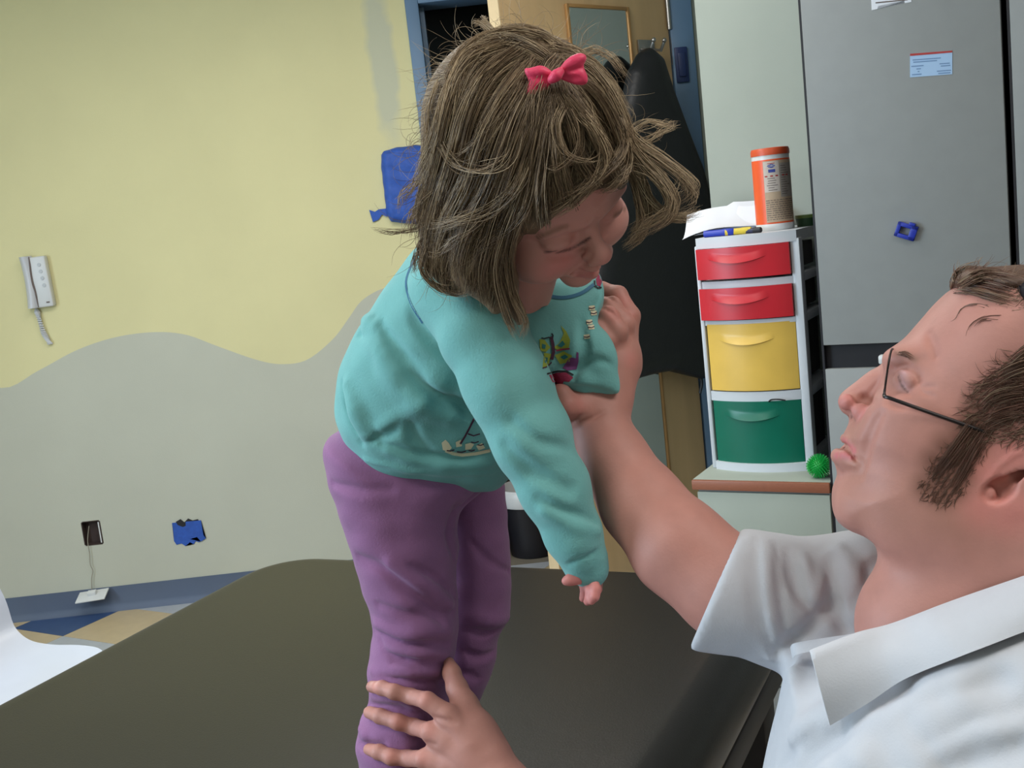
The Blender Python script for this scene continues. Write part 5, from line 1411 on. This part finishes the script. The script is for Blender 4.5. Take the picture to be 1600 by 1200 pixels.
for pts, r_ in ((((892, 662), (902, 652), (914, 648)), .0016), (((908, 660), (925, 655), (946, 642)), .0016), (((942, 461), (958, 468), (974, 482)), .0018), (((938, 481), (952, 484), (968, 500)), .0018)):
    f.crease(pts, r_, 0.003, 'sub', -0.0004)
v_, q_ = f.mesh(); RARM = f
t_ = tint_of(len(v_)); kn_ = [f.hit(x, y) for x, y in ((984, 490), (960, 492), (985, 560), (975, 470), (905, 630), (890, 640))]
put(t_, near(v_, kn_, 0.016), (206, 128, 120), 0.45)
bodyM.append((v_, q_)); tintM.append(t_)
# --- left hand closing round the child's shin
f = Field(*box_of([(555, 1010, 1.0), (950, 1330, 1.0), (555, 1010, 1.25), (950, 1330, 1.2)], 0.03), 0.0017)
def leg_d(x, y, o):
    h = PANTS.hit(x, y); return (h - CC) @ CF - o if h is not None else 1.16
fd = lambda pts, r: [(x, y, leg_d(x if x > 583 else 588, y, px_r(r, 1.14) * 0.72) + max(0, (590 - x)) * 0.0009, r * q) for x, y, q in pts]
k_d = 1.105
tube_px(f, fd([(581, 1073, .8), (597, 1075, .95), (616, 1081, 1), (642, 1088, 1.02)], 11.5) + [(668, 1095, 1.112, 13.5), (700, 1118, k_d, 17), (735, 1160, k_d - .01, 20)], 0.004)
tube_px(f, fd([(577, 1113, .8), (594, 1119, .95), (622, 1128, 1), (648, 1136, 1.02)], 12) + [(672, 1143, 1.108, 14), (700, 1158, k_d - .004, 17), (735, 1185, k_d - .012, 20)], 0.004)
tube_px(f, fd([(577, 1171, .8), (592, 1175, .95), (612, 1183, 1), (638, 1185, 1.02)], 12) + [(662, 1186, 1.108, 14), (700, 1198, k_d - .006, 17), (740, 1215, k_d - .014, 20)], 0.004)
tube_px(f, fd([(586, 1222, .8), (600, 1225, .95), (620, 1230, 1), (640, 1230, 1.0)], 11) + [(664, 1228, 1.11, 13), (700, 1232, k_d - .004, 16), (740, 1240, k_d - .014, 20)], 0.004)
tube_px(f, [(702, 1036, 1.165, 9), (706, 1052, 1.155, 12.5), (714, 1075, 1.14, 15), (726, 1102, 1.125, 20), (745, 1140, 1.108, 26), (765, 1180, 1.098, 30)], 0.008)
ell_px(f, 728, 1172, 1.110, 56, 62, 0.017, 0.012, rot=0.5)
tube_px(f, [(745, 1185, 1.105, 44), (790, 1240, 1.085, 44), (840, 1300, 1.05, 44)], 0.015)
for pts, r_ in ((((690, 1088), (697, 1072), (700, 1050)), .002), (((668, 1118), (690, 1124), (712, 1130)), .0016), (((655, 1158), (680, 1164)), .0016)):
    f.crease(pts, r_, 0.004, 'sub', -0.0004)
v_, q_ = f.mesh(); t_ = tint_of(len(v_))
kn_ = [f.hit(x, y) for x, y in ((666, 1092), (672, 1142), (620, 1128), (660, 1186), (610, 1182), (585, 1073))]
put(t_, near(v_, kn_, 0.013), (214, 140, 128), 0.45)
nl = [f.hit(x, y) for x, y in ((582, 1067), (588, 1067))]; put(t_, near(v_, nl, 0.006), (220, 178, 168), 0.6)
bodyM.append((v_, q_)); tintM.append(t_)
# --- left arm to the shoulder, trunk, legs (inside the clothes or below the frame)
pel = np.array([0.40, 0.80, 0.52])
f = Field((-0.35, 0.35, 0.0), (0.95, 1.35, 1.25), 0.011)
f.tube([P(840, 1300, 1.05), P(1180, 1510, .88), P(1620, 1470, .74)], [.036, .044, .05], .02)
f.tube([pel, P(1520, 1280, .88), P(1590, 1020, .87)], [.13, .15, .06], .05)
f.cap(P(1390, 930, 1.0), P(1560, 1050, .9), .05, .06, .03)
b_ = f.mesh(); bodyM.append(b_); tintM.append(tint_of(len(b_[0])))
V_, Q_ = join(bodyM)
put_in(man, raw_mesh('body', V_, Q_, M_skinM, tint=np.vstack(tintM)))

# --- shirt
f = Field(*box_of([(1070, 820, .60), (1850, 1500, .60), (1070, 820, 1.15), (1850, 1500, 1.15)], 0.02), 0.0032)
S0 = P(1450, 1100, .90)
inflate_px(f, [(1236, 1012), (1226, 1050), (1212, 1110), (1194, 1190), (1178, 1290), (1165, 1420), (1300, 1500), (1700, 1500), (1850, 1400), (1850, 1000), (1720, 930), (1610, 915), (1500, 958), (1400, 990), (1310, 1008), (1262, 1016)], S0, S0 + CU, 0.14, 0.19, per=3)
ell_px(f, 1700, 1400, .74, 320, 260, 0.10, 0.14)
tube_px(f, [(1430, 1150, .80, 120), (1560, 1105, .765, 118), (1740, 1070, .74, 130)], 0.045)
# far sleeve: a tube cut open at the rolled cuff
g2 = Field(f.lo, f.lo + f.h * (f.n - 1.5), f.h)
tube_px(g2, [(1040, 917, .98, 86), (1110, 922, .98, 87), (1175, 926, .98, 89), (1240, 945, .985, 97), (1330, 945, .99, 104), (1390, 955, .99, 92)], 0.02)
ell_px(g2, 1345, 872, .975, 48, 40, 0.03, 0.012)
tube_px(g2, [(1100, 848, .985, 8), (1100, 985, .985, 8)], 0.004)
c0, c1 = P(1150, 842, .98), P(1089, 985, .98)
nn = nrm(np.cross(c1 - c0, nrm(c0 - CC)));  nn = nn if nn @ CR < 0 else -nn
g2.slab(c0, nn, 0.004)
tube_px(g2, [(1040, 862, 1.0, 74), (1135, 917, .98, 76.5), (1172, 922, .98, 74)], 0.002, 'sub')
hh_ = np.maximum(0.014 - np.abs(f.v - g2.v), 0) / 0.014; f.v = (np.minimum(f.v, g2.v) - hh_ * hh_ * 0.0035).astype(np.float32)
f.smooth(1)
for pts, r_, k_ in ((((1176, 846), (1180, 904), (1187, 967), (1211, 1026)), .004, .005), (((1212, 850), (1213, 900), (1216, 940), (1226, 1010)), .004, .004), (((1232, 862), (1246, 905), (1262, 944)), .006, .008), (((1290, 880), (1298, 930), (1318, 984)), .005, .007),
                    (((1382, 872), (1352, 894), (1334, 946)), .005, .005), (((1215, 1012), (1260, 990), (1300, 940)), .004, .01), (((1240, 1000), (1210, 1100), (1200, 1180)), .003, .012),
                    (((1290, 1130), (1250, 1160), (1215, 1200)), .003, .012), (((1420, 1080), (1330, 1130), (1260, 1180)), .0025, .02), (((1600, 1110), (1520, 1128), (1450, 1165)), .003, .02), (((1600, 1160), (1540, 1175), (1480, 1198)), .003, .02), (((1560, 1060), (1450, 1100), (1380, 1160)), .0025, .02)):
    f.crease(pts, r_ * 1.5, k_, 'sub', -r_ * 0.2)
for pts, r_, k_ in ((((1171, 842), (1174, 900), (1181, 965), (1204, 1030)), .0055, .003), (((1206, 846), (1207, 900), (1210, 940), (1219, 1012)), .004, .003), (((1255, 870), (1268, 935), (1282, 900), (1290, 868)), .005, .006), (((1195, 846), (1198, 930), (1212, 1010)), .004, .006), (((1310, 860), (1330, 900), (1340, 960)), .006, .012), 
                    (((1250, 1150), (1300, 1120), (1360, 1110)), .003, .025), (((1600, 1135), (1520, 1150), (1440, 1185)), .0035, .025), (((1500, 1090), (1420, 1130), (1350, 1190)), .0035, .03)):
    f.crease(pts, r_ * 1.4, k_, 'add', r_ * 0.5)
SHIRTM = f
v_, q_ = f.mesh(); sm = put_in(man, raw_mesh('shirt', v_, q_, M_shirtM)); sm['label'] = 'white shirt with rolled sleeve'
# left sleeve below the frame
f = Field(*box_of([(1000, 1250, .66), (1750, 1650, .66), (1000, 1250, 1.0), (1750, 1650, 1.0)], 0.03), 0.006)
f.tube([P(1080, 1440, .93), P(1200, 1520, .86), P(1620, 1480, .74)], [.058, .066, .07], .02)
f.cap(P(1000, 1390, .96), P(1085, 1443, .93), .044, .046, .004, 'sub')
put_in(man, raw_mesh('sleeve', *f.mesh(), M_shirtM))
# collar: stand and folded leaf
up_px = spline([(1266, 1017), (1337, 990), (1397, 974), (1487, 940), (1600, 901), (1680, 874)], 40)
lo_px = spline([(1297, 1134), (1356, 1099), (1412, 1062), (1487, 1031), (1544, 1009), (1620, 980), (1700, 955)], 40)
ups, los = [], []
for i in range(40):
    (x, y), (x2, y2) = up_px[i], lo_px[i]
    h = SHIRTM.hit(x2, y2); dl = (h - CC) @ CF - 0.007 if h is not None else (los[-1][2] if los else .8)
    h = HEADM.hit(x, y); du = (h - CC) @ CF - 0.006 if (h is not None and x > 1400) else None
    ups.append([x, y, du]); los.append([x2, y2, dl])
gd = [i for i in range(40) if ups[i][2] is not None]
for i in range(40):
    if ups[i][2] is None: ups[i][2] = float(np.interp(i, [0] + gd, [los[0][2] + 0.004] + [ups[j][2] for j in gd]))
sm_ = lambda a: np.convolve(np.pad(a, 4, 'edge'), np.ones(9) / 9, 'valid')
du, dl = sm_([a[2] for a in ups]), sm_([a[2] for a in los]); du = np.minimum(du, dl + 0.045)
def leaf(u, v):
    i = u * 39; k = min(int(i), 38); t = i - k
    A = P(ups[k][0] + (ups[k + 1][0] - ups[k][0]) * t, ups[k][1] + (ups[k + 1][1] - ups[k][1]) * t, du[k] + (du[k + 1] - du[k]) * t)
    B = P(los[k][0] + (los[k + 1][0] - los[k][0]) * t, los[k][1] + (los[k + 1][1] - los[k][1]) * t, dl[k] + (dl[k + 1] - dl[k]) * t)
    bow_ = math.sin(math.pi * v) * 0.006 + (0.004 if v > 0.02 else 0)
    c = A + (B - A) * v; w = nrm(c - CC)
    return c - w * bow_
co = MB().grid(leaf, 48, 14, CF * 0.0022).build('collar', M_shirtM, sm, ang=70)
# far side of the collar stand
g = spline([(1236, 1013), (1244, 1006), (1290, 998), (1340, 990), (1400, 976)], 20)
def stand(u, v):
    i = u * 19; k = min(int(i), 18); t = i - k; p = g[k] + (g[k + 1] - g[k]) * t
    return P(p[0] + v * 3, p[1] + v * 16, 0.90 - 0.05 * u - 0.012 * v)
MB().grid(stand, 24, 4, CF * 0.003).build('collar_stand', M_shirtM, sm, ang=70)
# trousers, shoes
M_trs = mat('trousers_charcoal', (46, 48, 56), 0.8, 0.05, 30)
f = Field((-0.25, 0.35, 0.03), (0.75, 1.35, 0.72), 0.010)
f.tube([pel + (0, .11, 0), (0.25, 1.10, .44), (0.25, 1.14, .06)], [.10, .085, .06], .03); f.tube([pel + (0, -.11, 0), (0.04, 0.60, .46), (0.0, 0.60, .06)], [.10, .085, .06], .03)
f.tube([pel, pel + (0.01, 0, .10)], [.15, .14], .05)
put_in(man, raw_mesh('trousers', *f.mesh(), M_trs))
for (x, y) in ((0.25, 1.14), (-0.02, 0.60)):
    g = Field((x - .24, y - .09, 0), (x + .10, y + .09, .12), 0.006)
    g.tube([(x + .03, y, .045), (x - .16, y, .035)], [.042, .036], .01); g.slab((0, 0, 0.001), (0, 0, -1))
    put_in(man, raw_mesh('shoe', *g.mesh(), M_black))
st = empty('stool', (0.42, 0.80, 0), 0, 'round black stool that the man in white sits on', 'stool')
MB().lathe([(.01, .36), (.17, .36), (.19, .375), (.19, .40), (.17, .415), (.01, .415)], 28).build('seat', M_black, st)
MB().tube([(0, 0, .06), (0, 0, .36)], .022, 12).build('column', M_steel, st)
for i in range(5):
    a = i * 2 * math.pi / 5; MB().tube([(0, 0, .075), (.24 * math.cos(a), .24 * math.sin(a), .03), (.24 * math.cos(a), .24 * math.sin(a), 0.0)], .014, 8).build('leg', M_steel, st)

# --- hair: top, temple, sideburn
f = Field(*box_of([(1450, 390, .74), (1850, 760, .74), (1450, 390, .97), (1850, 760, .97)], 0.02), 0.003)
inflate_px(f, [(1484, 452), (1492, 430), (1508, 416), (1545, 418), (1620, 415), (1720, 435), (1800, 510), (1828, 630), (1805, 760), (1700, 770), (1640, 690), (1570, 690), (1530, 680), (1516, 650), (1520, 615), (1545, 580), (1592, 545), (1640, 520), (1600, 488), (1560, 486), (1530, 470)],
           M0, M1, 0.055, 0.078, per=3)
HM = f
hm = put_in(man, raw_mesh('hair', *f.mesh(), mat('man_hair_base', (92, 68, 54), 0.6, 0.3, 40, 0.5, 200))); hm['label'] = 'short brown hair with long sideburn'
def surf_guide(pts, off, n=12, default=.78):
    out = []
    for x, y in spline(pts, n):
        hs_ = [h for h in (HM.hit(x, y), HEADM.hit(x, y)) if h is not None]
        out.append([x, y, min((h - CC) @ CF for h in hs_) - off if hs_ else None])
    gd = [i for i, a in enumerate(out) if a[2] is not None]
    if not gd: return np.array([[a[0], a[1], default] for a in out])
    z = np.interp(range(len(out)), gd, [out[i][2] for i in gd])
    return np.array([[a[0], a[1], d] for a, d in zip(out, z)])
GM = [([(1600, 600), (1560, 612), (1530, 640)], 60, 14, 12, (4, 4, 2), .002), ([(1640, 560), (1590, 575), (1545, 600)], 70, 14, 12, (3, 4, 3), .002), ([(1620, 640), (1570, 650), (1530, 668)], 60, 14, 12, (5, 3, 1), .002), ([(1640, 610), (1590, 615), (1550, 630)], 60, 16, 14, (4, 4, 2), .002),
      ([(1650, 520), (1600, 548), (1572, 572)], 40, 10, 8, (2, 4, 4), .003), ([(1530, 655), (1508, 685), (1480, 722), (1452, 760)], 60, 13, 12, (6, 3, 0), .0008), ([(1545, 665), (1525, 700), (1500, 745), (1478, 775)], 50, 11, 11, (6, 3, 0), .0008), ([(1518, 668), (1492, 705), (1468, 735), (1448, 752)], 30, 9, 9, (6, 3, 0), .0008),
      ([(1500, 448), (1530, 430), (1570, 430), (1620, 445)], 90, 9, 12, (2, 4, 4), .002), ([(1492, 455), (1520, 455), (1560, 465), (1610, 480)], 80, 7, 10, (3, 4, 3), .002), ([(1486, 450), (1494, 430), (1512, 418), (1540, 416)], 50, 6, 8, (1, 4, 4), .0), ([(1510, 440), (1550, 450), (1600, 465)], 70, 9, 10, (4, 4, 2), .003),
      ([(1500, 440), (1496, 424), (1500, 410)], 14, 9, 9, (1, 3, 4), 0), ([(1530, 425), (1535, 413), (1548, 408)], 12, 14, 12, (1, 3, 4), 0),
      ([(1560, 488), (1530, 476), (1505, 480), (1494, 496), (1480, 500)], 6, 2, 2, (4, 2, 0), .0006), ([(1570, 492), (1540, 494), (1518, 506), (1510, 526), (1514, 540)], 7, 2, 2, (4, 2, 0), .0006), ([(1560, 500), (1535, 500), (1520, 514)], 5, 2, 2, (4, 2, 0), .0006),
      ([(1402, 552), (1416, 553), (1432, 563)], 26, 4, 4, (3, 4, 0), .0006)]
curves = []
for pts, n, s0, s1, wts, off in GM:
    g = surf_guide(pts, off); m = len(g); u = np.linspace(0, 1, m); wv = np.array(wts, float); wv /= wv.sum()
    for i in range(n):
        a, r_ = rg.uniform(0, 6.283), math.sqrt(rg.uniform()); sp = s0 + (s1 - s0) * u; am = rg.uniform(0, 1.5); ph = rg.uniform(0, 6.3)
        ox = r_ * math.cos(a) * sp + am * np.sin(u * 5 + ph); oy = r_ * math.sin(a) * sp + am * np.cos(u * 6 + ph); od = rg.normal(0, 0.0012)
        uu = rg.uniform(0, .35) + rg.uniform(.45, .65) * u
        pp = np.stack([np.interp(uu, u, g[:, 0] + ox), np.interp(uu, u, g[:, 1] + oy), np.interp(uu, u, g[:, 2]) + od], 1)
        curves.append((CC + pp[:, 2:3] * (CF + (pp[:, 0:1] - 800) / FPX * CR + (600 - pp[:, 1:2]) / FPX * CU), int(rg.choice(3, p=wv)), rg.uniform(.6, 1.2)))
def fuzz(poly, n, dirn, ln, wts, off=0.0005, jit=0.35):
    poly = np.array(poly, float); lo, hi = poly.min(0), poly.max(0); k = 0; wv = np.array(wts, float); wv /= wv.sum()
    while k < n:
        x, y = rg.uniform(lo, hi)
        if poly_sdf(poly, np.array([x]), np.array([y]))[0, 0] > rg.uniform(-3, 7): continue
        k += 1
        hs_ = [h for h in (HM.hit(x, y), HEADM.hit(x, y)) if h is not None]
        if not hs_: continue
        a = math.atan2(dirn[1], dirn[0]) + rg.normal(0, jit); L_ = ln * rg.uniform(.6, 1.3); c = rg.normal(0, .5)
        q = []
        d0 = min((h - CC) @ CF for h in hs_)
        for s_ in np.linspace(0, 1, 6):
            aa = a + c * s_; xx, yy = x + L_ * s_ * math.cos(aa), y + L_ * s_ * math.sin(aa)
            h2 = HEADM.hit(xx, yy); h3 = HM.hit(xx, yy)
            d1 = min([(h - CC) @ CF for h in (h2, h3) if h is not None] + [d0 + .02])
            d0 = d0 * .5 + min(d1, d0 + .004) * .5
            q.append(P(xx, yy, d0 - off * (.3 + s_)))
        curves.append((np.array(q), int(rg.choice(3, p=wv)), rg.uniform(.5, 1.0)))
fuzz([(1520, 655), (1500, 680), (1470, 712), (1446, 745), (1440, 760), (1456, 780), (1486, 786), (1506, 764), (1522, 728), (1545, 695), (1560, 660)], 700, (-.55, .8), 15, (5, 4, 0))
fuzz([(1600, 548), (1560, 575), (1530, 600), (1514, 640), (1520, 680), (1560, 690), (1620, 690), (1640, 560)], 700, (-.9, .25), 26, (4, 4, 2))
fuzz([(1488, 452), (1498, 425), (1530, 418), (1600, 430), (1640, 480), (1600, 488), (1560, 484), (1520, 462)], 500, (.95, .15), 36, (3, 4, 3))
so = strands_mesh('hair_strands', curves, M_hm, None, 0.00028); so['kind'] = 'stuff'; so.parent = hm
# skull cap
f = Field(*box_of([(1570, 400, .76), (1850, 640, .76), (1570, 400, .95), (1850, 640, .95)], 0.02), 0.003)
inflate_px(f, [(1562, 480), (1566, 446), (1625, 408), (1720, 416), (1800, 478), (1842, 590), (1800, 622), (1690, 606), (1600, 570), (1566, 535)], M0, M1, 0.045, 0.088, per=3)
kc = put_in(man, raw_mesh('skull_cap', *f.mesh(), M_black)); kc['label'] = 'small black skull cap'

# --- glasses
M_wire = mat('glasses_wire', (44, 38, 38), 0.35, 0.05, metal=0.6)
gl = empty('glasses', tuple(P(1390, 590, .85)), 0, 'thin dark wire-rimmed glasses on the face of the man', 'glasses')
ru = nrm(P(1394, 546, .85) - P(1383, 619, .85)); rd = nrm(ray_dir(1388, 583) + 0.06 * CR)
def rim(c, a, b, n=40):
    return [c + a * math.copysign(abs(math.sin(t)) ** 0.8, math.sin(t)) * ru + b * math.copysign(abs(math.cos(t)) ** 0.8, math.cos(t)) * rd for t in np.linspace(0, 2 * math.pi, n)]
cN, cFar = P(1389, 583, .818), P(1393, 583, .884)
for c in (cN, cFar):
    put_in(gl, MB().tube(rim(c, .0185, .0245), 0.0007, 6, cap=False).build('lens_rim', M_wire))
M_lens = bpy.data.materials.new('lens_glass'); M_lens.use_nodes = True
b_ = M_lens.node_tree.nodes['Principled BSDF']; b_.inputs['Transmission Weight'].default_value = 1.0; b_.inputs['Roughness'].default_value = 0.02; b_.inputs['IOR'].default_value = 1.08
for c in (cN, cFar):
    bm = MB(); r_ = rim(c, .018, .024, 33)[:-1]; bm.prism(r_, np.cross(ru, rd) * 0.0012); put_in(gl, bm.build('lens', M_lens, smooth=False))
put_in(gl, MB().tube([cN + rd * .0245 + ru * .003, (cN + cFar) / 2 + ru * .007 - CR * .002, cFar - rd * .0245 + ru * .003], .0009, 6).build('bridge', M_wire))
hN = P(1384, 618, .792)
put_in(gl, MB().tube(spline([cN - rd * .022 - ru * .012, P(1382, 619, .795), P(1390, 622, .789), P(1440, 640, .7785), P(1520, 668, .769), P(1600, 696, .7665), P(1650, 716, .772), P(1675, 750, .776)], 40), [.0009] * 4 + [.0014] * 28 + [.0011] * 8, 8).build('temple', M_wire))
hF = cFar + rd * .0245 - ru * .004
put_in(gl, MB().tube(spline([hF, hF + CR * .004 + CF * .004, hF + CR * .07 - CU * .02 + CF * .012, hF + CR * .13 - CU * .04 + CF * .008], 30), .0011, 8).build('temple', M_wire))
